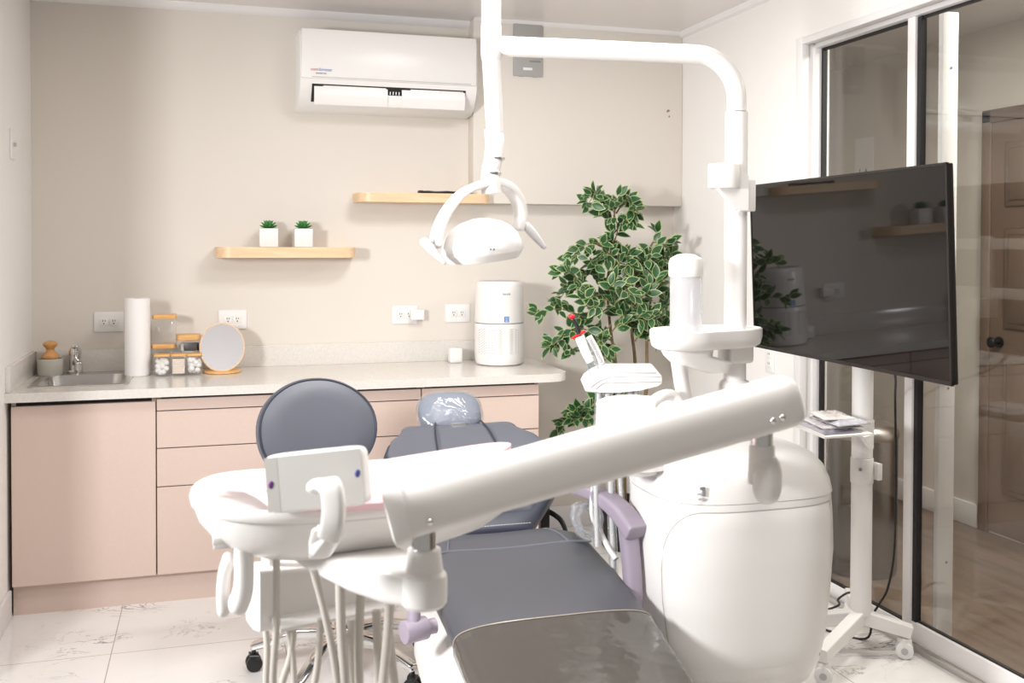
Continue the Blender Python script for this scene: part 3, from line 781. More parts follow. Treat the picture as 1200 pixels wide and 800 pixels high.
# papers in plastic on the shelf
cen = sum(c_, Vector())/4; ex = (c_[2]-c_[1]).normalized(); ey = (c_[0]-c_[1]).normalized()
def packet(i, dx, dy, a, w, h, th, m, label, dz):
    mb = MB(); Mr = Matrix.Rotation(a, 3, 'Z'); o0 = cen+ex*dx+ey*dy+Vector((0, 0, dz)); r_ = Mr @ ex; u_ = Mr @ ey
    grid = None
    for side in (0, 1):
        pass
    top = []; bot = []
    for j in range(15):
        rowt = []; rowb = []
        for k in range(15):
            u, v = k/7-1, j/7-1
            edge = max(0, 1-max(abs(u), abs(v))**3)
            w_ = .0065*math.sin(u*7+i*2.1+v*3)*math.cos(v*8+i)+.003*math.sin(u*19+i)*math.sin(v*15)
            p = o0+r_*(u*w/2)+u_*(v*h/2)
            rowt.append(mb.bm.verts.new(p+Vector((0, 0, th*(.25+.75*edge)+abs(w_)*edge+.0006))))
            rowb.append(mb.bm.verts.new(p))
        top.append(rowt); bot.append(rowb)
    for j in range(14):
        for k in range(14):
            mb.face([top[j][k], top[j][k+1], top[j+1][k+1], top[j+1][k]]); mb.face([bot[j][k], bot[j+1][k], bot[j+1][k+1], bot[j][k+1]])
    for k in range(14):
        mb.face([top[0][k], bot[0][k], bot[0][k+1], top[0][k+1]]); mb.face([top[14][k], top[14][k+1], bot[14][k+1], bot[14][k]])
        mb.face([top[k][0], top[k+1][0], bot[k+1][0], bot[k][0]]); mb.face([top[k][14], bot[k][14], bot[k+1][14], top[k+1][14]])
    return tag(obj('plastic_packet', mb, m), label, 'packet', 'plastic packets on the stand shelf')
M_packs = [mat('packet print %d' % k, c, .2, noise=n_, nscale=s_, coat=.7) for k, (c, n_, s_) in enumerate((((.55, .52, .53, 1), .5, 30), ((.22, .21, .25, 1), .6, 22), ((.66, .62, .60, 1), .35, 40), ((.5, .5, .55, 1), .55, 18)))]
W_ = (c_[2]-c_[1]).length; H_ = (c_[0]-c_[1]).length
packet(0, -.02, .00, .02, W_*.78, H_*.80, .010, M_packs[1], 'dark packet at the bottom of the pile on the stand shelf', .001)
packet(1, .01, .02, -.05, W_*.80, H_*.72, .010, M_packs[0], 'grey crinkled packet in the middle of the pile on the stand shelf', .0125)
packet(2, .03, -.01, .09, W_*.70, H_*.66, .012, M_packs[3], 'silvery packet lying near the top of the pile on the stand shelf', .0245)
packet(3, .01, .015, -.12, W_*.6, H_*.55, .009, M_packs[2], 'pale topmost packet of the pile on the stand shelf', .038)
# cords
cp = [Vector((tvx+.07, 2.86, 1.10)), P(1049, 470, X=2.40), P(1050, 560, X=2.405), P(1049, 620, X=2.405), P(1047, 655, X=2.40), P(1040, 690, X=2.38), P(1030, 708, X=2.37), P(1022, 722, X=2.36)]
cp[0] = P(1050, 440, X=2.39)
(obj('power_cord', MB().tube([(tvx+.11, 2.90, 1.12), P(1048, 436, X=2.25)]+cp[1:]+[(2.32, 3.16, .008), (2.22, 3.30, .008)], .0042, n=8), M_cord, sd))
(obj('cable', MB().tube([Vector((2.03, 3.40, .006)), P(976, 712, Y=3.3), P(982, 702, Y=3.25), P(992, 695, Y=3.2), P(999, 694, Y=3.15)], .0042, n=8), M_cord, sd))

# ================================================================== ARTIFICIAL TREE
def px(x, y, Y): return P(x, y, Y=Y)
base = Vector((1.93, 4.50, 0))
tr = thing('artificial_tree', 'tall artificial ficus with cream-edged leaves in the back right corner', 'plant', base)
obj('pot', MB().lathe([(.001, 0), (.10, 0), (.11, .01), (.135, .22), (.14, .225), (.13, .225), (.12, .19), (.001, .19)], base), M_tree_pot, tr)
obj('soil', MB().lathe([(.122, .19), (.08, .198), (.001, .2)], base), M_soil, tr)
paths = []
trunk_tops = [([(721, 460), (722, 430), (716, 390), (712, 340), (716, 290), (722, 232)], 4.50), ([(744, 455), (744, 420), (740, 380), (745, 340), (752, 310), (770, 275)], 4.55), ([(757, 460), (758, 410), (758, 380), (764, 345), (772, 310)], 4.45)]
trunk_pts = []
for k, (l, Y) in enumerate(trunk_tops):
    p3 = [base+Vector(((k-1)*.05, .02*(k-1), .19)), base+Vector(((k-1)*.06, .02*(k-1), .55))]+[px(x, y, Y) for x, y in l]
    paths.append((p3[3:], 1)); trunk_pts.append(p3)
    obj('trunk', MB().tube(p3, .0115, n=10, rend=.004), M_bark, tr)
branches = [
 ([(716, 300), (700, 285), (680, 290), (668, 310)], 4.42), ([(712, 340), (690, 320), (668, 335), (655, 352)], 4.48), ([(714, 360), (690, 372), (660, 362), (632, 366)], 4.42),
 ([(705, 345), (688, 345), (670, 320), (660, 318)], 4.36), ([(718, 400), (700, 390), (672, 385), (655, 400), (645, 405)], 4.44), ([(722, 260), (705, 245), (698, 228), (690, 238)], 4.48), ([(722, 250), (732, 236), (738, 238)], 4.50),
 ([(718, 275), (735, 255), (742, 245), (736, 262)], 4.46), ([(716, 320), (735, 300), (735, 310)], 4.42), ([(745, 340), (735, 325), (730, 300)], 4.50), ([(752, 310), (768, 290), (782, 285)], 4.46), ([(764, 345), (778, 325), (776, 305)], 4.46),
 ([(758, 380), (775, 365), (782, 352)], 4.50), ([(758, 390), (745, 372), (740, 352)], 4.40), ([(740, 380), (722, 362), (720, 340)], 4.38), ([(716, 390), (732, 372), (750, 372), (762, 370)], 4.36),
 ([(712, 340), (725, 330), (738, 345)], 4.34), ([(740, 360), (755, 345), (768, 330)], 4.38), ([(721, 430), (705, 412), (690, 408), (668, 410)], 4.44), ([(712, 350), (698, 358), (684, 350)], 4.34),
 ([(720, 300), (708, 302), (695, 310)], 4.44), ([(744, 400), (752, 388), (768, 372)], 4.40), ([(716, 380), (704, 398), (712, 408)], 4.36), ([(735, 330), (748, 318), (760, 300)], 4.42), ([(752, 330), (772, 318), (784, 300)], 4.52),
 ([(721, 470), (705, 470), (690, 480), (672, 484), (658, 500)], 4.46), ([(721, 470), (705, 450), (694, 430)], 4.48), ([(690, 480), (684, 488), (676, 490)], 4.44), ([(744, 455), (735, 462), (725, 470), (735, 452)], 4.46),
 ([(758, 400), (772, 392), (780, 380)], 4.48), ([(716, 290), (724, 268), (716, 240)], 4.46)]
bb_ = MB()
for l, Y in branches:
    p3 = [px(x, y, Y+ .03*(1-i/(len(l)-1))) for i, (x, y) in enumerate(l)]
    bb_.tube(p3, .004, n=6, sm=4, rend=.0015); paths.append((p3, 0))
obj('branches', bb_, M_bark, tr)
lf = MB()
def leaf(mb, p, d, nrm, L, W, fold=.25):
    d = d.normalized(); s_ = d.cross(nrm).normalized(); n_ = s_.cross(d)
    prof = [(0, .0), (.12, .45), (.35, .95), (.58, .92), (.8, .55), (1, 0)]
    def pt(f, w, k):
        return p+d*(L*f)+s_*(W*w)+n_*(abs(w)*W*fold - L*.18*f*f)
    def row(sg, sc): return [pt(.08+.84*f if sc < 1 else f, sg*w*sc, 0) for f, w in prof]
    spine = [mb.bm.verts.new(pt(.08+.84*f, 0, 0)) for f, w in prof]
    tip0, tip1 = mb.bm.verts.new(pt(0, 0, 0)), mb.bm.verts.new(pt(1.0, 0, 0))
    for sg in (-1, 1):
        inn = [spine[0]]+[mb.bm.verts.new(pt(.08+.84*f, sg*w*.82, 0)) for f, w in prof[1:-1]]+[spine[-1]]
        out = [tip0]+[mb.bm.verts.new(pt(f, sg*w, 0)) for f, w in prof[1:-1]]+[tip1]
        mb.mi = 0
        for i in range(5):
            mb.face([spine[i], spine[i+1], inn[i+1], inn[i]] if 0 < i < 4 else ([spine[0], spine[1], inn[1]] if i == 0 else [spine[4], spine[5], inn[4]]))
        mb.mi = 1
        for i in range(5): mb.face([inn[i], inn[i+1], out[i+1], out[i]])
rng = random.Random(3)
toward = Vector((-.4, -.85, .25)).normalized()
for p3, kind in paths:
    sp = cr(p3, 8)
    n = len(sp)
    step = 2 if kind == 0 else 3
    for i in range(2 if kind == 0 else n//3, n, step):
        t = (sp[min(i+1, n-1)]-sp[max(i-1, 0)]).normalized()
        for s in range(3):
            d = (t*.6 + Vector((rng.gauss(0, 1), rng.gauss(-.2, .7), rng.gauss(.15, .8)))*.6).normalized()
            nr = (toward*1.0+Vector((rng.gauss(0, .5), rng.gauss(0, .4), rng.gauss(.3, .5)))).normalized()
            if abs(nr.dot(d)) > .9: continue
            L = rng.uniform(.050, .080); 
            q_ = sp[i]+d*.012
            e_ = q_+d*L
            if e_.y > 4.87 or e_.x > XR-.02: d.y = -abs(d.y)
            if e_.x > XR-.02: d.x = -abs(d.x)
            leaf(lf, q_, d, nr, L, L*.27)
obj('foliage', lf, [M_leaf, M_leafe], tr, sharp=80)

# ================================================================== DENTAL UNIT (console, post, spittoon, assistant panel)
TX, TY = 1.455, 2.62
du = thing('dental_unit', 'tall white dental console with post, spittoon and bottle tray beside the chair', 'dental unit', (TX, TY, 0))
def tring(z, a, b, cx=TX, cy=TY, n=3.2, N=64): return sring((cx, cy, z), RX, RY, a, b, n, N)
TP = [(.215, .17, .13, .02), (.225, .205, .165, .018), (.28, .234, .19, .012), (.36, .254, .205, .006), (.48, .269, .218, 0), (.60, .276, .225, 0), (.70, .275, .224, -.002), (.764, .271, .221, -.003)]
def tpar(z):
    for (z0, a0, b0, c0), (z1, a1, b1, c1) in zip(TP, TP[1:]):
        if z0 <= z <= z1:
            f = (z-z0)/(z1-z0); return a0+(a1-a0)*f, b0+(b1-b0)*f, TX+c0+(c1-c0)*f
    return TP[-1][1], TP[-1][2], TX
mb = MB(); mb.loft([tring(z, a, b, TX+c) for z, a, b, c in TP])
obj('console_body', mb, M_white, du, sharp=60)
mb = MB(); mb.loft([tring(.7645, .268, .218), tring(.7655, .272, .222), tring(.80, .269, .220, TX-.005), tring(.84, .258, .212, TX-.014), tring(.868, .243, .203, TX-.026), tring(.885, .222, .185, TX-.040), tring(.896, .19, .155, TX-.05), tring(.899, .15, .11, TX-.05)])
obj('lid', mb, M_white, du, sharp=60)
# raised front panel with a rounded upper left corner
def tsurf(a, z, off):
    A, B, cx = tpar(z); n = 3.2; x = math.cos(a); y = math.sin(a)
    p = Vector((cx+math.copysign(abs(x)**(2/n), x)*A, TY+math.copysign(abs(y)**(2/n), y)*B, z))
    nrm = Vector((p.x-cx, (p.y-TY)*1.2, 0)).normalized()
    return p+nrm*off
fp = MB(); cols = []
A0, A1 = PI*1.10, PI*1.74
for k in range(41):
    a = A0+(A1-A0)*k/40; f = k/40
    ztop = .745 if f > .36 else .57+.175*math.sqrt(max(0, 1-(1-f/.36)**2))
    zbot = .30
    cols.append([tsurf(a, zbot+(ztop-zbot)*j/20, .001 if j in (0, 20) or k in (0, 40) else .006) for j in range(21)])
fp.loft(cols, False, False, closed=False)
obj('front_panel', fp, M_white, du, sharp=60)
ed = [c[-1] for c in cols]+cols[-1][::-1][1:]
ed = cols[0][:]+ed[1:]
obj('panel_seam', MB().tube(ed, .0016, n=6, sm=0), mat('seam shadow grey', (.42, .40, .38, 1), .6), du)
# emblem
ea = P(824, 576, Y=2.4150)
lg = MB(); lg.bb(ea+Vector((-.001, -.002, -.012)), ea+Vector((.006, .004, .012))); lg.bb(ea+Vector((-.008, -.002, .005)), ea+Vector((.0, .004, .012)))
lg.mi = 1; lg.bb(ea+Vector((-.016, -.001, -.008)), ea+Vector((-.006, .006, -.004))); lg.bb(ea+Vector((-.013, -.001, -.022)), ea+Vector((.006, .005, -.018)))
obj('emblem', lg, [M_ink, M_grey], du)
# foot that carries the console, black to paint in the shade beneath it
obj('pedestal', MB().loft([tring(0, .16, .13, n=4), tring(.02, .155, .125, n=4), tring(.214, .14, .11, n=4)]), M_black, du)
# post
PX, PY = 1.470, 2.62
ps = MB(); ps.cyl((PX, PY, .90), (PX, PY, 1.848), .0325, n=36)
obj('post', ps, M_white, du)
co = MB(); co.lathe([(.060, .885), (.058, .96), (.050, 1.0), (.047, 1.04), (.047, 1.055), (.04, 1.066), (.034, 1.07)], (PX, PY, 0)); obj('post_collar', co, M_white, du)
# monitor bracket on the post
bk = MB(); bk.cyl((PX-.055, PY-.03, 1.625), (PX-.055, PY-.03, 1.695), .046, n=36, bev=.004)
obj('bracket', bk, M_white, du)
bk = MB(); bk.bb((PX-.012, PY-.045, 1.56), (PX+.040, PY+.035, 1.652), .004)
bk.prism([(PX-.085, PY-.055, 1.625), (PX-.03, PY-.055, 1.565), (PX+.01, PY-.055, 1.562), (PX+.01, PY-.055, 1.66), (PX-.02, PY-.055, 1.69)], (0, .02, 0))
obj('bracket_rib', bk, M_white, du)
# bottle tray round the post
tz = 1.205
def trayout(e=0):
    pts = [(1.178, 2.56), (1.19, 2.51), (1.23, 2.475), (1.29, 2.47), (1.345, 2.485), (1.40, 2.50), (1.47, 2.52), (1.525, 2.56), (1.535, 2.62), (1.515, 2.675), (1.46, 2.695), (1.36, 2.69), (1.27, 2.675), (1.205, 2.63)]
    c = Vector((1.35, 2.59)); out = []
    for x, y in pts:
        v = Vector((x, y))-c; out.append((c.x+v.x*(1-e/.17), c.y+v.y*(1-e/.09), 0))
    return cr(out, 4, True)
def at_(pts, z): return [Vector((p.x, p.y, z)) for p in pts]
ty_ = MB(); ty_.loft([at_(trayout(.02), tz-.034), at_(trayout(.006), tz-.026), at_(trayout(0), tz-.005), at_(trayout(0), tz+.018), at_(trayout(.004), tz+.021), at_(trayout(.009), tz+.018), at_(trayout(.012), tz-.008)])
obj('bottle_tray', ty_, M_white, du, sharp=50)
sl_ = MB(); sl_.bb((PX-.040, PY-.040, tz-.085), (PX+.043, PY+.040, tz-.01), .012, 3); obj('tray_sleeve', sl_, M_white, du)
ub = MB(); ub.loft([sring((1.29, 2.575, tz-.03), RX, RY, .07, .06, 4), sring((1.295, 2.575, tz-.055), RX, RY, .062, .055, 4), sring((1.34, 2.58, tz-.075), RX, RY, .085, .05, 5), sring((1.385, 2.585, tz-.105), RX, RY, .035, .035, 4)])
obj('tray_bracket', ub, M_white, du)
dt = MB(); dt.tube([(1.262, 2.57, tz-.06), (1.272, 2.57, tz-.12), (1.292, 2.58, tz-.20), (1.31, 2.60, tz-.30)], .0215, n=18)
obj('drain_pipe', dt, M_white, du)
# water bottle (lifts off)
wb = thing('water_bottle', 'frosted water bottle with white cap standing on the console tray', 'bottle', (1.29, 2.575, tz-.006))
bc = Vector((1.288, 2.575, tz-.007))
obj('bottle_body', MB().lathe([(.001, .002), (.040, .002), (.0445, .008), (.0445, .180), (.043, .188)], bc, n=40, cap0=False, cap1=False), M_bottle, wb)
obj('cap', MB().lathe([(.0475, .176), (.0485, .180), (.0485, .214), (.044, .227), (.025, .238), (.001, .241)], bc, n=40), M_white, wb)
# spittoon
sc = P(748, 476, D=2.80)
sp_ = MB(); axs = Vector((0, -.13, 1)).normalized()
sp_.lathe([(.075, -.18), (.095, -.13), (.112, -.04), (.118, -.004), (.119, .003), (.114, .004), (.106, -.004), (.094, -.045), (.055, -.072), (.012, -.078), (.001, -.078)], sc, axs, n=48, sy=.9)
obj('spittoon_bowl', sp_, M_white, du, sharp=60)
sb_ = MB(); sb_.loft([sring((1.30, 2.66, .84), RX, RY, .075, .07, 3), sring((1.25, 2.70, .90), RX, RY, .072, .07, 3), sring((sc.x+.01, sc.y, sc.z-.17), RX, RY, .07, .068, 2.4), sring((sc.x, sc.y+.012, sc.z-.13), RX, RY, .082, .078, 2.2)])
obj('spittoon_stand', sb_, M_white, du)
nz = MB(); nz.tube([P(766, 490, D=2.74), P(764, 474, D=2.76), P(776, 464, D=2.78), P(789, 464, D=2.80), P(797, 476, D=2.80), P(800, 492, D=2.80)], .0165, n=14)
obj('rinse_nozzle', nz, M_white, du)
# assistant panel
pl = [P(x, y, D=2.96) for x, y in ((686, 458), (690, 451), (697, 445.5), (706, 441), (717, 438.5), (773, 438.5), (775.5, 440.5), (775.5, 449), (770, 452.5), (750, 457.5), (725, 459.8), (705, 459.8))]
pe = Vector((.045, .16, .012)); ap = MB(); ap.prism(pl, pe); ap_ = obj('assistant_panel', ap, M_white, du, sharp=40)
for k, (ya, yb_) in enumerate(((441.5, 443.0), (447.5, 448.6))):
    gv = MB(); gv.tube([P(x, y, D=2.9585) for x, y in ((692+6*k, 454+2*k), (703+4*k, 446+3*k), (718, ya+k), (745, ya+.1), (774.5, ya))], .0014, n=6, sm=4); obj('groove', gv, M_grey, ap_)
ka, kb = P(721, 438.5, D=2.96), P(770, 438.5, D=2.96); kz = Vector((0, 0, .0012))
kp = MB(); kp.prism([ka+pe*.08+kz, kb+pe*.08+kz, kb+pe*.93+kz, ka+pe*.93+kz], (0, 0, .002)); obj('keypad', kp, M_grey, ap_)
ar = MB(); ar.tube([P(745, 456, D=3.02), P(748, 480, D=3.0), (1.25, 2.74, .86), (1.30, 2.70, .78)], .02, n=14); obj('assistant_arm', ar, M_white, du)
def handp(pts, rs, m, nm): return
h1 = obj('suction_handpiece', MB().tube([P(679, 394, D=2.98), P(686, 412, D=2.98), P(692, 424, D=2.98)], .0155, n=14, rend=.0125), M_white, du, label='white suction handpiece with red tip')
obj('nozzle', MB().tube([P(672, 374, D=2.98), P(676, 382, D=2.98), P(679, 394, D=2.98)], .0055, n=10, rend=.008), M_black, h1)
obj('tip', MB().ell(P(670, 371, D=2.98), (.010, .009, .008)), M_red, h1)
ct_ = P(678, 392, D=2.98); obj('valve', MB().box(ct_, (.045, .016, .006), .002, M=Matrix.Rotation(-.5, 4, 'Y')), M_red, h1)
obj('sleeve', MB().tube([P(690, 418, D=2.98), P(696, 434, D=2.98), P(702, 448, D=2.98)], .0165, n=14), M_wrap, h1)
h2 = obj('suction_handpiece', MB().tube([P(690, 394, D=3.04), P(700, 412, D=3.04), P(706, 428, D=3.04)], .010, n=14, rend=.010), M_white, du, label='slim white handpiece behind the red-tipped one')
obj('sleeve', MB().tube([P(688, 396, D=3.04), P(700, 420, D=3.04), P(712, 442, D=3.04)], .0145, n=14), M_wrap, h2)
for k, (a0, a1, a2, rr_) in enumerate((((702, 456), (698, 560), (700, 640), .012), ((712, 456), (716, 580), (720, 690), .014), ((725, 456), (727, 570), (735, 660), .010), ((738, 456), (741, 570), (752, 640), .012), ((745, 456), (752, 575), (757, 640), .010))):
    hs = obj('hose', MB().tube([P(*a0, D=2.99), P((a0[0]+a1[0])/2, (a0[1]+a1[1])/2, D=2.99), P(*a1, D=2.97), P(a2[0], a2[1], D=2.95)], rr_*.55, n=10), M_hosew, du)
    obj('hose_sleeve', MB().tube([P(*a0, D=2.99), P((a0[0]+a1[0])/2, (a0[1]+a1[1])/2, D=2.99), P(*a1, D=2.97), P(a2[0], a2[1], D=2.95)], rr_*.95, n=10), M_wrap, hs)
ci = MB()
rc = random.Random(5)
cpts = []
for i in range(44):
    t = 2*PI*i/11; r_ = .040+.010*math.sin(i*.9)+rc.uniform(-.003, .003)
    cpts.append(P(690, 611, D=3.03)+Vector((r_*math.cos(t), .018*math.sin(t)+.0007*i, r_*math.sin(t))))
ci.tube(cpts, .0065, n=8, sm=3)
obj('coiled_hose', ci, M_wrap, du)
ch_ = MB(); ch_.tube([P(697, 555, D=3.0), P(694, 600, D=3.0), P(703, 622, D=2.98), P(712, 640, D=2.95), P(722, 655, D=2.92)], .0085, n=10); obj('hose', ch_, M_hosew, du)

# ================================================================== OPERATING LIGHT
LY = 2.69
ol = thing('dental_light', 'white dental operating light hanging from a curved arm above the chair', 'dental light', (PX, PY, 1.85))
e1 = Vector((.748, LY, 2.012))
zt = 2.012
am = MB(); bend = [Vector((PX, PY, 1.851)), Vector((PX, PY, zt-.125))]
hd = (e1-Vector((PX, PY, zt))); hd.normalize()
for i in range(1, 9):
    a = PI/2*i/9; bend.append(Vector((PX, PY, zt-.125))+hd*(.125*(1-math.cos(a)))+RZ*(.125*math.sin(a)))
bend += [Vector((PX, PY, zt))+hd*.125, e1]
am.tube(bend, .0275, n=28, sm=0)
for p in (Vector((PX, PY, 1.852)),): am.cyl(p, p+RZ*.004, .0285, n=28)
obj('arm', am, M_white, ol, sharp=30)
kn = MB(); kn.lathe([(.022, -.045), (.0275, -.036), (.0285, -.02), (.0285, .055), (.0275, .058), (.0275, .125), (.024, .140), (.012, .149), (.001, .151)], e1, n=32); obj('arm_joint', kn, M_white, ol)
lo = P(580, 155, Y=LY+.01); dr = MB(); dr.tube([e1+Vector((0, 0, -.03)), lo], .0255, n=24, sm=0, rend=.0245); obj('drop_arm', dr, M_white, ol)
jt = MB(); q0 = P(579, 158, Y=LY+.01); q1 = P(580, 168, Y=LY); q2 = P(578, 186, Y=LY-.01); q3 = P(575, 200, Y=LY-.015); q4 = P(576, 226, Y=LY-.02)
jt.tube([P(579, 152, Y=LY+.01), q0, q1, q2, q3], .0275, n=24, rend=.0255); jt.tube([q3, P(575, 212, Y=LY-.02), q4], .0255, n=24, rend=.028)
obj('swivel_joint', jt, M_white, ol)
rg = MB(); rg.cyl(P(579, 184.5, Y=LY-.012)+Vector((.004, -.0, 0)), P(579, 187, Y=LY-.012)+Vector((.004, 0, 0)), .0262); rg.cyl(P(576, 202, Y=LY-.018), P(576, 205, Y=LY-.018), .0268); obj('joint_ring', rg, M_steel, ol)
# yoke
yk = [P(511, 287, Y=LY-.07), P(514, 268, Y=LY-.065), P(525, 245, Y=LY-.055), P(545, 224, Y=LY-.04), P(572, 215, Y=LY-.02), P(592, 218, Y=LY+.01), P(605, 232, Y=LY+.035), P(610, 250, Y=LY+.05), P(607, 266, Y=LY+.055)]
sp = cr(yk, 5); sts = []
for i, p in enumerate(sp):
    t = (sp[min(i+1, len(sp)-1)]-sp[max(i-1, 0)]).normalized(); s_ = (Vector((.25, -.95, .15))-t*Vector((.25, -.95, .15)).dot(t)).normalized(); n_ = t.cross(s_)
    sts.append((p, s_, n_, .024, .0115, 6))
yo = MB(); yo.sweep(sts, N=24, round0=.01, round1=.01); obj('yoke', yo, M_white, ol)
# head
hc = P(565, 285, Y=LY-.02)
Mh = Matrix.Rotation(.10, 4, 'Y').to_3x3() @ Matrix.Rotation(.18, 4, 'Z').to_3x3() 
Mh = Matrix.Rotation(-.12, 3, 'Y') @ Matrix.Rotation(.25, 3, 'Z') @ Matrix.Rotation(.10, 3, 'X')
def hring(z, a, b, n=2.3, dx=0, dy=0):
    return [hc+Mh @ (Vector((dx+a*math.copysign(abs(math.cos(t))**(2/n), math.cos(t)), dy+b*math.copysign(abs(math.sin(t))**(2/n), math.sin(t)), z))) for t in [2*PI*i/48 for i in range(48)]]
hm = MB(); hm.loft([hring(-.046, .085, .055), hring(-.043, .100, .068), hring(-.030, .112, .078), hring(-.018, .117, .083), hring(.0, .113, .081), hring(.024, .103, .074), hring(.044, .084, .060), hring(.058, .060, .042), hring(.068, .025, .018), hring(.069, .006, .004)])
head = obj('lamp_head', hm, M_white, ol, sharp=60)
hr = MB(); hr.loft([hring(-.0475, .082, .052), hring(-.045, .103, .071), hring(-.028, .1145, .0805), hring(-.021, .1185, .0845), hring(-.019, .1182, .0842)], cap1=False); obj('lower_rim', hr, M_white2, head)
dts = MB()
for px_ in (575, 579): dts.cyl(P(px_, 292, D=2.62), P(px_, 292, D=2.70), .0018, n=8)
obj('indicator', dts, M_black, head)
ln = MB(); ln.loft([hring(-.0478, .078, .048), hring(-.0498, .07, .042)]); obj('lens', ln, M_bottle, head)
for a, b, c, d_, Y_ in (((507, 283), (500, 284), (497, 283), (520, 307), LY-.085), ((607, 266), (613, 264), (617, 265), (637, 289), LY+.05)):
    hp = MB(); hp.tube([P(*a, Y=Y_+.01), P(*b, Y=Y_)], .008, n=10, sm=0)
    hp.sweep([(P(*c, Y=Y_), RY, Vector((.7, 0, .7)), .017, .012, 2.6), (P((c[0]*2+d_[0])/3, (c[1]*2+d_[1])/3, Y=Y_-.005), RY, Vector((.7, 0, .7)), .018, .0125, 2.6), (P(*d_, Y=Y_-.01), RY, Vector((.7, 0, .7)), .011, .007, 2.6)], N=20, round0=.01, round1=.007)
    obj('grip', hp, M_grey if False else mat('pale grey grip', (.62, .61, .62, 1), .4), ol)

# ================================================================== PATIENT CHAIR
dc = thing('dental_chair', 'reclined grey-blue dental patient chair with lavender armrests', 'dental chair', (.86, 2.75, 0))
SX = .862
def dip(depth, lift=0):                      # lower in the middle, sides raised
    return lambda x, y: (lift*abs(x)**2.2 - depth*(1-abs(x)**2)) if y > -.2 else 0
def pad(stn, m, name, parent, r0, r1, th, e=4, N=48, label=None):
    sts = []
    k = len(stn)
    for i, (y, z, a, dp) in enumerate(stn):
        p = Vector((SX, y, z)); nx = stn[min(i+1, k-1)]; pv = stn[max(i-1, 0)]
        t = Vector((0, nx[0]-pv[0], nx[1]-pv[1])).normalized(); up_ = RX.cross(t); up_ = up_ if up_.z > 0 else -up_
        sts.append((p-up_*th, RX, up_, a, th, e, dip(*dp)))
    mb = MB(); mb.sweep(sts, N=N, round0=r0, round1=r1)
    return obj(name, mb, m, parent, sharp=75, label=label)
seat_st = [(3.01, .560, .215, (.0, .015)), (2.95, .562, .245, (.0, .02)), (2.88, .552, .262, (.006, .02)), (2.80, .538, .270, (.010, .015)), (2.68, .528, .272, (.010, .01)), (2.56, .515, .272, (.006, .0)), (2.46, .492, .270, (.0, 0)), (2.34, .462, .266, (0, 0)), (2.22, .436, .260, (0, 0)), (2.08, .405, .252, (0, 0)), (1.95, .372, .24, (0, 0))]
pad(seat_st, M_seatv, 'seat', dc, .05, .05, .050, 3.6)
# seams of the seat: bolster crease and wing creases
cz = MB(); cz.tube([(SX-.255, 2.86, .557), (SX-.17, 2.885, .553), (SX, 2.89, .547), (SX+.17, 2.885, .553), (SX+.255, 2.86, .557)], .0045, n=8)
for s in (-1, 1): cz.tube([(SX+s*.150, 3.045, .548), (SX+s*.160, 3.0, .564), (SX+s*.175, 2.94, .566), (SX+s*.19, 2.885, .555)], .0035, n=8)
obj('seat_piping', cz, M_vinyl, dc)
# plastic cover over the foot end
cov = [(2.452, .4965, .273, (0, 0)), (2.44, .4945, .276, (0, 0)), (2.34, .468, .272, (0, 0)), (2.22, .442, .266, (0, 0)), (2.08, .411, .258, (0, 0)), (1.95, .378, .246, (0, 0))]
pad(cov, M_cover, 'foot_cover', dc, 0, .055, .056, 3.6, label='shiny grey vinyl cover over the foot end')
cu_ = Vector((0, -.164, .986)); cc_ = Vector((SX, 2.452, .4965))-cu_*.056
hem = [p for p in sring(cc_, RX, cu_, .2745, .0575, 3.6, 96) if (p-cc_).dot(cu_) > -.01]
hem.sort(key=lambda p: p.x)
obj('cover_hem', MB().tube(hem, .0016, n=6, sm=0), mat('pale vinyl hem', (.42, .37, .31, 1), .2), dc)
# backrest
BT = Vector((0, .905, .425)).normalized(); BN = Vector((0, -.425, .905)).normalized()
b0 = Vector((SX, 3.055, .575))
def bst(stn, th, off, e=3.6):
    return [(b0+BT*s+BN*(off-th), RX, BN, a, th, e, dip(dp, lf_)) for s, a, dp, lf_ in stn]
bstn = [(.062, .150, 0, 0), (.085, .170, .002, .005), (.12, .195, .006, .02), (.20, .262, .010, .035), (.28, .288, .010, .04), (.36, .288, .008, .035), (.44, .262, .006, .02), (.50, .215, .002, .008)]
mb = MB(); mb.sweep(bst(bstn, .030, .02), N=48, round0=.018, round1=.05); obj('backrest', mb, M_vinyl, dc, sharp=75)
shst = [(-.012, .13, 0, 0), (.05, .180, .002, .003), (.12, .235, .006, .018), (.20, .292, .010, .033), (.28, .306, .010, .038), (.36, .300, .008, .033), (.44, .272, .006, .018), (.50, .222, .002, .006)]
mb = MB(); mb.sweep(bst(shst, .036, .006), N=48, round0=.02, round1=.055); obj('backrest_shell', mb, M_vinyld, dc, sharp=75, label='navy stitched rim behind the backrest')
stc = MB(); 
for i in range(26):
    x = SX-.115+.23*i/25; stc.box(b0+BT*(-.012)+BN*.0065+RX*(x-SX), (.005, .0016, .0016))
obj('stitching', stc, M_whitesoft, dc)
for s in (-1, 1):
    sm_ = MB(); sm_.tube([b0+BT*.54+BN*.018+RX*(s*.085), b0+BT*.46+BN*.026+RX*(s*.10), b0+BT*.3+BN*.020+RX*(s*.115)], .003, n=8)
    obj('backrest_piping', sm_, M_vinyld, dc)
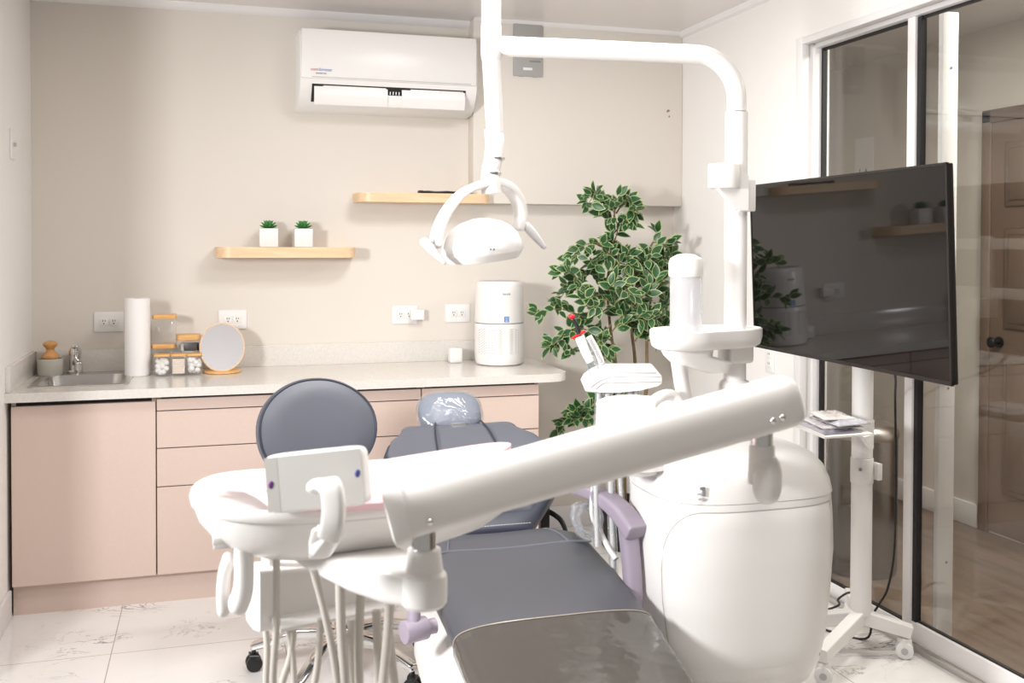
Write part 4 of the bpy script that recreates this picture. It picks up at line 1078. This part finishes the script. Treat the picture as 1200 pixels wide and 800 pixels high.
# headrest
hcn = P(527, 484, Y=3.60); HN = Vector((0, -.72, .69)).normalized(); HT = RX.cross(HN); HT = HT if HT.z > 0 else -HT
Mhd = Matrix((RX, HT, HN)).transposed()
hrst = obj('headrest', MB().ell(hcn, (.116, .082, .045), Mhd, n=40, m=22, e=2.9), mat('headrest leather', (.20, .222, .27, 1), .5), dc)
obj('plastic_sleeve', MB().ell(hcn, (.1235, .089, .052), Mhd, n=40, m=22, e=2.9), M_head, hrst, label='clear plastic sleeve over the headrest')
obj('headrest_bar', MB().bb((SX-.03, 3.52, .70), (SX+.03, 3.60, .82), .006), M_steel, dc)
# right armrest
ast_ = [((1.098, 2.925, .700), .025, .014), ((1.106, 2.85, .716), .028, .018), ((1.122, 2.75, .716), .031, .021), ((1.140, 2.66, .690), .033, .024), ((1.152, 2.60, .652), .034, .026)]
sts = []
for i, (p, a, b) in enumerate(ast_):
    nx = Vector(ast_[min(i+1, 4)][0]); pv = Vector(ast_[max(i-1, 0)][0]); t = (nx-pv).normalized(); s_ = t.cross(RZ).normalized(); sts.append((Vector(p), s_, s_.cross(t), a, b, 5))
dense = []
mb = MB(); mb.sweep(sts, N=32, round0=.008, round1=.006); arm = obj('armrest', mb, M_lav, dc, sub=1)
obj('armrest_post', MB().sweep([((1.142, 2.64, .665), RX, RY, .026, .030, 3), ((1.150, 2.63, .55), RX, RY, .025, .029, 3), ((1.160, 2.62, .36), RX, RY, .024, .028, 3)], N=28), M_lav, arm)
# left armrest folded down
la = P(485, 738, D=2.62)
mb = MB(); mb.cyl(la+Vector((-.03, -.01, 0)), la+Vector((.035, .01, 0)), .030, n=28, bev=.004); mb.cyl(la+Vector((.035, .01, 0)), la+Vector((.06, .015, 0)), .020, n=24)
larm = obj('armrest', mb, M_lav, dc)
mb = MB(); mb.cyl(la+Vector((0, .0, .02)), P(486, 690, D=2.64), .017, n=24); obj('armrest_post', mb, M_lav, larm)
# white under-seat shell and base
sh_ = MB()
def shell(z, x0, x1, y0_, y1_): return sring(((x0+x1)/2, (y0_+y1_)/2, z), RX, RY, (x1-x0)/2, (y1_-y0_)/2, 3.2, 40)
sh_.loft([shell(.06, .66, 1.06, 2.32, 3.02), shell(.16, .585, 1.085, 2.25, 3.05), shell(.28, .555, 1.09, 2.22, 3.06), shell(.36, .565, 1.09, 2.25, 3.05), shell(.425, .64, 1.08, 2.45, 3.02)])
obj('base_shell', sh_, M_white, dc, sharp=60)
obj('base_plate', MB().loft([shell(0, .62, 1.08, 2.2, 3.1), shell(.05, .62, 1.08, 2.2, 3.1), shell(.06, .64, 1.06, 2.25, 3.05)]), M_black, dc)
obj('back_support', MB().sweep([((SX+.02, 3.02, .42), RX, RY, .05, .03, 4), ((SX+.02, 3.18, .52), RX, RY, .06, .03, 4)]), M_black, dc)
p_ = P(637, 600, Y=3.28); obj('back_bracket', MB().bb((p_.x-.016, 3.26, .30), (p_.x+.016, 3.29, .62), .003), M_black, dc)
cb = MB()
for k in (0, 1): cb.tube([P(640+2*k, 597+3*k, Y=3.28), P(650+2*k, 602+4*k, Y=3.26), P(660, 612+4*k, Y=3.2), P(668, 640, Y=3.15)], .006, n=8)
obj('cable', cb, M_cord, dc)

# ================================================================== STOOL
sx, sy = .44, 3.45
so = thing('dentist_stool', 'dentist stool with round grey-blue backrest and chrome base', 'stool', (sx, sy, 0))
bc = P(369.5, 503, D=3.62); bN = Vector((.22, -.95, .20)).normalized(); bR = RZ.cross(bN).normalized()*1; bU = bN.cross(bR); 
if bR.x < 0: bR = -bR
bU = bR.cross(bN); bU = bU if bU.z > 0 else -bU
def bring(off, k, bulge=0, N=56):
    out = []
    for i in range(N):
        t = 2*PI*i/N; c_x, s_y = math.cos(t), math.sin(t)
        x = math.copysign(abs(c_x)**(2/2.15), c_x)*.222*k; y = math.copysign(abs(s_y)**(2/2.15), s_y)*.185*k
        x *= 1.0-.10*max(0, y/.185)**2
        out.append(bc+bR*x+bU*y+bN*(off+.10*(x/.22)**2*.35))
    return out
mb = MB(); mb.loft([bring(-.032, .90), bring(-.03, .96), bring(-.018, .995), bring(.0, 1.0), bring(.010, .985), bring(.014, .96), bring(.016, .93), bring(.030, .82), bring(.036, .6), bring(.038, .3), bring(.039, .05)])
obj('backrest', mb, M_vinyl, so, sharp=75)
mb = MB(); mb.tube(bring(.0135, .968)[::2], .0045, n=8, sm=2, closed=True); obj('piping', mb, M_vinyld, so)
mb = MB(); mb.tube([bc-bN*.03, bc-bN*.08+RZ*(-.12), Vector((sx-.03, sy+.18, .50)), Vector((sx, sy+.05, .435))], .016, n=14); obj('back_post', mb, M_black, so)
mb = MB(); mb.lathe([(.12, .445), (.185, .45), (.20, .462), (.205, .49), (.195, .52), (.15, .532), (.001, .535)], (sx, sy, 0), n=48); obj('seat', mb, M_vinyl, so)
mb = MB(); mb.bb((sx-.13, sy-.13, .405), (sx+.13, sy+.13, .445), .01); mb.cyl((sx, sy, .27), (sx, sy, .41), .024); obj('seat_plate', mb, M_black, so)
hub = Vector((sx-.005, sy, .115))
mb = MB(); mb.cyl((sx, sy, .09), (sx, sy, .19), .034, n=28, bev=.004); mb.cyl((sx, sy, .19), (sx, sy, .30), .017); obj('gas_column', mb, M_chrome, so)
mb = MB(); mb.tube([Vector((sx+.165*math.cos(t), sy+.165*math.sin(t), .275)) for t in [2*PI*i/16 for i in range(16)]], .0085, n=10, sm=3, closed=True)
for k in range(3):
    a = .5+2*PI*k/3; mb.tube([(sx, sy, .265), (sx+.165*math.cos(a), sy+.165*math.sin(a), .275)], .006, n=8, sm=0)
obj('foot_ring', mb, M_chrome, so)
for k in range(5):
    a = PI-.28+2*PI*k/5; d = Vector((math.cos(a), math.sin(a), 0)); s_ = d.cross(RZ)
    mb = MB(); mb.sweep([(Vector((sx, sy, .125))+d*.02, s_, RZ, .026, .028, 5), (Vector((sx, sy, .130))+d*.15, s_, RZ, .024, .020, 5), (Vector((sx, sy, .085))+d*.31, s_, RZ, .019, .013, 5)], N=20, round1=.012)
    lg_ = obj('leg', mb, M_chrome, so)
    mb = MB(); p = Vector((sx, sy, .027))+d*.31; wd = (s_*.8+d*.3).normalized()
    for q in (-1, 1): mb.cyl(p+wd*(q*.005), p+wd*(q*.022), .027, n=22, bev=.003)
    mb.cyl(p+RZ*.01, p+RZ*.058, .007); mb.sweep([(p+RZ*.022-d*.016, wd, RZ, .02, .012, 3), (p+RZ*.022+d*.016, wd, RZ, .02, .012, 3)], N=16)
    obj('caster', mb, M_black, lg_)

# ================================================================== DELIVERY UNIT (spring arm with instrument table)
dl = thing('delivery_unit', 'white instrument table on a long spring arm in the foreground', 'instrument table', (.30, 1.5, .9))
L0 = P(459, 601, D=1.47); L1 = P(930, 466, D=1.56)
bd_ = (L1-L0).normalized(); bs_ = bd_.cross(RZ).normalized(); bu_ = bs_.cross(bd_)
def bsec(p, a, b, e=3.4): return (p, bs_, bu_, a, b, e)
Lh = .0395
def barring(p, k=1.0, h=Lh, w=.038, N=48):
    out = []
    for i in range(N):
        t = 2*PI*i/N; x = math.cos(t); y = math.sin(t); e = 2.3 if y > 0 else 5
        x = math.copysign(abs(x)**(2/3.0), x); y = math.copysign(abs(y)**(2/e), y)
        out.append(p+bs_*(w*x*k)+bu_*(h*y*k))
    return out
ln_ = (L1-L0).length
mb = MB(); mb.loft([barring(L0+bd_*.012), barring(L0+bd_*(ln_*.5), h=.0405), barring(L1-bd_*.030), barring(L1-bd_*.016, .985), barring(L1-bd_*.006, .93), barring(L1, .82), barring(L1+bd_*.002, .4)])
obj('spring_arm', mb, M_white2, dl, sharp=60)
ec = MB(); ec.loft([barring(L0+bd_*.020, 1.04, .043), barring(L0+bd_*.004, 1.05, .045), barring(L0-bd_*.004, 1.02, .046), barring(L0-bd_*.007, .8, .046), barring(L0-bd_*.0075, .3)]); obj('arm_end_cap', ec, M_white, dl, sharp=60)
fs = -bs_ if bs_.y > 0 else bs_
for p in (P(503, 609, D=1.45), P(904, 492, D=1.52), P(916, 488.5, D=1.52)):
    # project onto the front face
    q = p - bs_*((p-L0).dot(bs_)) + fs*.038
    obj('screw', MB().ell(q, (.0055, .0055, .0055), n=14, m=8), M_chrome, dl)
# left spindle
sA = P(497, 640, D=1.50); sA.z = 0
def zc(y): return P(497, y, D=1.50).z
mb = MB(); mb.cyl(Vector((sA.x, sA.y, zc(658))), Vector((sA.x, sA.y, zc(615))), .0185, n=28); obj('spindle', mb, M_chrome, dl)
mb = MB(); mb.lathe([(.0225, zc(642)), (.0245, zc(643)), (.0285, zc(668)), (.0335, zc(673)), (.0345, zc(680)), (.0345, zc(705)), (.031, zc(709)), (.01, zc(711))], (sA.x, sA.y, 0), n=36); obj('pivot_housing', mb, M_white, dl, sharp=22)
# bracket from the pivot to the table
brk = MB()
bpt = [(P(497, 688, D=1.50), .030, .0255), (P(470, 681, D=1.53), .038, .0295), (P(442, 668, D=1.58), .054, .0275), (P(410, 650, D=1.66), .075, .018), (P(385, 640, D=1.72), .07, .012)]
bdd = (bpt[-1][0]-bpt[0][0]); bdd.z = 0; bdd.normalize(); bsd = bdd.cross(RZ)
brk.sweep([(p, bsd, RZ, a, b, 5) for p, a, b in bpt], N=36)
obj('table_bracket', brk, M_white, dl, sharp=60)
# right spindle and the horizontal arm going back to the console
sB = P(893, 512, D=1.56)
mb = MB(); mb.cyl(Vector((sB.x, sB.y, P(893, 534, D=1.56).z)), Vector((sB.x, sB.y, P(893, 490, D=1.56).z)), .0165, n=28); obj('spindle', mb, M_chrome, dl)
zt_ = P(893, 521, D=1.56).z
mb = MB(); mb.lathe([(.0185, zt_), (.0195, zt_-.004), (.021, zt_-.045), (.021, zt_-.06)], (sB.x, sB.y, 0), n=28); obj('pivot_housing', mb, M_white2, dl)
a0 = Vector((sB.x+.002, sB.y-.012, P(896, 561, D=1.55).z)); a1 = P(884, 546, D=2.82); t = (a1-a0).normalized(); s_ = t.cross(RZ).normalized(); u_ = s_.cross(t)
mb = MB(); mb.sweep([(a0, s_, u_, .0225, .039, 2.5), (a0+t*.08, s_, u_, .0225, .039, 2.7), (a0+t*.5, s_, u_, .021, .034, 3), (a1, s_, u_, .021, .032, 3)], N=32, round0=.022, round1=.02); mb.cyl((a1.x, a1.y, .84), (a1.x, a1.y, a1.z+.034), .042, n=32, bev=.004); obj('horizontal_arm', mb, M_white2, dl, sharp=60)
# instrument table
TZ = 1.055
tout = [(-.030, 1.735), (-.020, 1.67), (.02, 1.605), (.085, 1.562), (.16, 1.548), (.27, 1.552), (.38, 1.565), (.48, 1.605), (.535, 1.68), (.572, 1.78), (.562, 1.86), (.48, 1.885), (.30, 1.875), (.15, 1.858), (.04, 1.85), (-.01, 1.81)]
tc_ = Vector((.235, 1.71))
def tring2(k, z, ky=None, dx=0, dy=0):
    ky = k if ky is None else ky
    return [Vector((tc_.x+(p.x-tc_.x)*k+dx, tc_.y+(p.y-tc_.y)*ky+dy, z)) for p in cr([(x, y, 0) for x, y in tout], 4, True)]
mb = MB(); mb.loft([tring2(.40, TZ-.105, .35, dx=-.02), tring2(.62, TZ-.098, .55, dx=-.02), tring2(.82, TZ-.075, .76, dx=-.012), tring2(.94, TZ-.045, .90, dx=-.004), tring2(.985, TZ-.022, .965)])
tb_ = obj('instrument_table', mb, M_white, dl, sharp=60)
mb = MB(); mb.loft([tring2(.975, TZ-.0225, .95), tring2(1.0, TZ-.019), tring2(1.008, TZ-.006, 1.012), tring2(1.002, TZ+.002, 1.0), tring2(.985, TZ+.001, .97), tring2(.97, TZ-.008, .945), tring2(.955, TZ-.012, .93)])
obj('rim', mb, M_white, tb_, sharp=60)
# x-ray viewer standing on the near edge
v0, v1, v2, v3 = P(312, 603, D=1.50), P(430, 592, D=1.47), P(425, 523, D=1.48), P(309, 532, D=1.51)
vr = (v1-v0).normalized(); vu = ((v3-v0)-vr*(v3-v0).dot(vr)).normalized(); vn = vr.cross(vu); vn = vn if vn.y < 0 else -vn
vc = (v0+v1+v2+v3)/4; vw = ((v1-v0).length+(v2-v3).length)/4; vh = ((v3-v0).length+(v2-v1).length)/4
def vring(off, k, e=9): return sring(vc+vn*off, vr, vu, vw-(1-k), vh-(1-k), e, 48)
mb = MB(); mb.loft([vring(-.026, .994), vring(-.022, 1.0), vring(-.004, 1.0), vring(0, .996)])
fv = obj('film_viewer', mb, M_white, tb_, sharp=50)
def vq(x0, x1, y0_, y1_, off=.0008, th=.001): 
    o_ = vc+vn*off; return MB().prism([o_+vr*x0+vu*y0_, o_+vr*x1+vu*y0_, o_+vr*x1+vu*y1_, o_+vr*x0+vu*y1_], vn*th)
obj('viewer_screen', vq(-vw*.70, vw*.96, -vh*.93, vh*.90), M_viewer, fv)
obj('viewer_border', vq(-vw*.97, -vw*.71, -vh*.93, vh*.90, .0004), mat('viewer border grey', (.43, .415, .39, 1), .35), fv)
dm = MB(); dm.ell(vc-vr*(vw*.86)-vu*(vh*.02)+vn*.0016, (.0045, .002, .006)); obj('purple_mark', dm, M_purple, fv)
dm = MB(); dm.ell(vc+vr*(vw*.88)+vu*(vh*.08)+vn*.0016, (.0048, .002, .006)); obj('blue_mark', dm, mat('blue print', srgb(82, 90, 160), .5), fv)
# grip handle on the near side
hpts = [P(372, 572, D=1.44), P(381, 567, D=1.42), P(388, 572, D=1.405), P(391, 590, D=1.40), P(390, 612, D=1.40), P(386, 628, D=1.41)]
sp = cr(hpts, 5); sts = []
for i, p in enumerate(sp):
    t = (sp[min(i+1, len(sp)-1)]-sp[max(i-1, 0)]).normalized(); s_ = (vr-t*vr.dot(t)).normalized(); sts.append((p, s_, s_.cross(t), .0165, .0090, 3.5))
mb = MB(); mb.sweep(sts, N=20, round0=.006, round1=.006); hd_ = obj('handle', mb, M_white, tb_)
mb = MB(); mb.sweep([(P(385, 618, D=1.44), vr, vn, .021, .022, 4), (P(382, 632, D=1.445), vr, vn, .022, .020, 4), (P(376, 650, D=1.47), vr, vn, .016, .012, 4)], N=24, round0=.004, round1=.01); obj('handle_mount', mb, M_white, hd_)
mb = MB(); mb.prism([P(374, 617, D=1.425), P(384, 620, D=1.42), P(383, 630, D=1.42), P(366, 652, D=1.43), P(364, 648, D=1.43), P(368, 632, D=1.43)], (0, .012, 0)); obj('trigger', mb, M_whitesoft, hd_)
# instrument hooks at the left end
for k, (l, D_, rr_) in enumerate(((((284, 640), (286, 660), (285, 690), (279, 708)), 1.62, .021), (((268, 655), (263, 672), (261, 695), (262, 714)), 1.66, .014))):
    sp = cr([P(x, y, D=D_) for x, y in l], 4); sts = []
    for i, p in enumerate(sp):
        t = (sp[min(i+1, len(sp)-1)]-sp[max(i-1, 0)]).normalized(); s_ = (RX-t*RX.dot(t)).normalized(); sts.append((p, s_, s_.cross(t), rr_*.75, rr_*1.3, 2.8))
    mb = MB(); mb.sweep(sts, N=22, round0=.01, round1=.012); obj('instrument_holder', mb, M_white, tb_)
lvv = MB(); lvv.bb(P(252, 635, D=1.60)+Vector((-.004, -.01, -.003)), P(268, 630, D=1.60)+Vector((.01, .03, .003)), .002); lvv.bb(P(250, 640, D=1.60)+Vector((0, -.01, -.003)), P(270, 637, D=1.60)+Vector((.01, .03, .003)), .002)
obj('holder_rail', lvv, M_white2, tb_)
# lower panel hung under the table
pq = MB()
w0 = [P(292, 672, D=1.72), P(322, 733, D=1.70), P(456, 706, D=1.92), P(452, 655, D=1.94)]
w0[0] = P(295, 674, D=1.72); wl = P(294, 729, D=1.72)
pq.sweep([(P(293, 699, D=1.74), Vector((-.2, .98, 0)), RZ, .031, .050, 9), (P(299, 699, D=1.735), Vector((-.2, .98, 0)), RZ, .034, .053, 9), (P(457, 681, D=1.95), Vector((-.2, .98, 0)), RZ, .034, .052, 9)], N=40)
lp = obj('lower_tray', pq, M_white, dl, sharp=50)
mb = MB(); mb.cyl(P(315, 640, D=1.76), P(316, 680, D=1.76), .0135, n=20); obj('hanger', mb, M_white, lp)
mb = MB(); mb.sweep([(P(322, 731, D=1.70), Vector((-.2, .98, 0)), RZ, .036, .005, 4), (P(458, 704, D=1.91), Vector((-.2, .98, 0)), RZ, .036, .005, 4)], N=20); obj('tray_lip', mb, M_whitesoft, lp)
# hoses: U-shaped loops under the table
hl = [([(324, 655), (324, 730), (320, 800), (325, 850), (338, 858), (345, 820), (342, 760), (335, 730)], 1.62),
      ([(367, 668), (381, 720), (394, 790), (396, 850), (380, 880), (362, 850), (372, 780), (376, 725)], 1.60),
      ([(398, 664), (400, 740), (404, 800), (400, 850), (412, 880), (440, 860), (444, 800), (441, 715)], 1.60),
      ([(424, 676), (421, 740), (421, 800), (424, 860), (432, 880), (422, 840), (412, 790), (412, 725)], 1.62),
      ([(457, 698), (454, 750), (449, 800), (445, 850), (455, 890), (470, 860), (462, 800), (455, 735)], 1.66),
      ([(345, 730), (340, 770), (331, 800), (326, 840), (318, 850), (312, 810), (313, 760), (311, 735)], 1.72)]
for k, (l, D_) in enumerate(hl):
    pts = [P(x, y, D=D_+(.0 if i < 4 else .10)) for i, (x, y) in enumerate(l)]
    obj('hose', MB().tube(pts, (.0058, .0062, .0078, .0072, .0082, .006)[k], n=12, sm=6), M_hose, dl)
# folded pink bib on the table
bz0 = TZ+.006
bo = [(.03, 1.845), (.02, 1.80), (.05, 1.70), (.11, 1.655), (.30, 1.62), (.45, 1.63), (.49, 1.70), (.515, 1.80), (.50, 1.845), (.30, 1.85)]
bo = [P(266, 558, Z=TZ+.012), P(300, 575, Z=TZ+.012), P(330, 590, Z=TZ+.012), P(420, 590, Z=TZ+.012), P(470, 585, Z=TZ+.012), P(560, 560, Z=TZ+.014), P(585, 532, Z=TZ+.02), P(599, 519.5, Z=TZ+.03), P(572, 519, Z=TZ+.03), P(500, 530, Z=TZ+.025), P(430, 541, Z=TZ+.02), P(350, 549, Z=TZ+.015), P(300, 556, Z=TZ+.014)]
mb = MB(); mb.prism(cr(bo, 3, True), (0, 0, -.010))
tag(obj('dental_bib', mb, M_pink, sharp=40), 'pale pink paper bib laid over the instrument table', 'bib')
mb = MB(); mb.tube([P(262, 563, Z=TZ+.012), P(285, 569, Z=TZ+.012), P(312, 577, Z=TZ+.012)], .0065, n=12); tag(obj('paper_roll', mb, M_paper), 'thin white rolled paper lying at the left end of the instrument table', 'paper')

# ================================================================== LIGHT
def area(name, loc, target, size, power, col=(1, 1, 1), sy=None, spread=PI):
    l = bpy.data.lights.new(name, 'AREA'); l.energy = power; l.color = col; l.size = size
    if sy: l.shape = 'RECTANGLE'; l.size_y = sy
    l.spread = spread
    o = bpy.data.objects.new(name, l); C.objects.link(o); o.location = loc
    o.rotation_euler = (Vector(target)-Vector(loc)).to_track_quat('-Z', 'Y').to_euler()
    return o
area('flash_softbox', (-1.42, 1.62, 1.68), (1.25, 3.15, 1.28), .40, 31, (1, 1, 1), spread=math.radians(118))
area('ceiling_panel', (.7, 1.5, 2.55), (.7, 1.5, 0), 1.1, 21, (1, .975, .95), 1.1)
area('ceiling_panel', (1.1, 3.1, 2.55), (1.1, 3.1, 0), .6, 20, (1, .975, .95), .6)
area('corridor_fill', (3.2, 2.8, 2.55), (3.2, 2.8, 0), .4, 34, (1, .94, .86), .4)  # added fill light, brightens the corridor behind the glass; no fixture there
wd = bpy.data.worlds.new('world'); bpy.context.scene.world = wd; wd.use_nodes = True
wd.node_tree.nodes['Background'].inputs[0].default_value = (1, .95, .90, 1); wd.node_tree.nodes['Background'].inputs[1].default_value = .24
sc_ = bpy.context.scene
sc_.view_settings.view_transform = 'Standard'; sc_.view_settings.look = 'None'; sc_.view_settings.gamma = 1; sc_.view_settings.exposure = .50
sc_.view_settings.use_curve_mapping = False
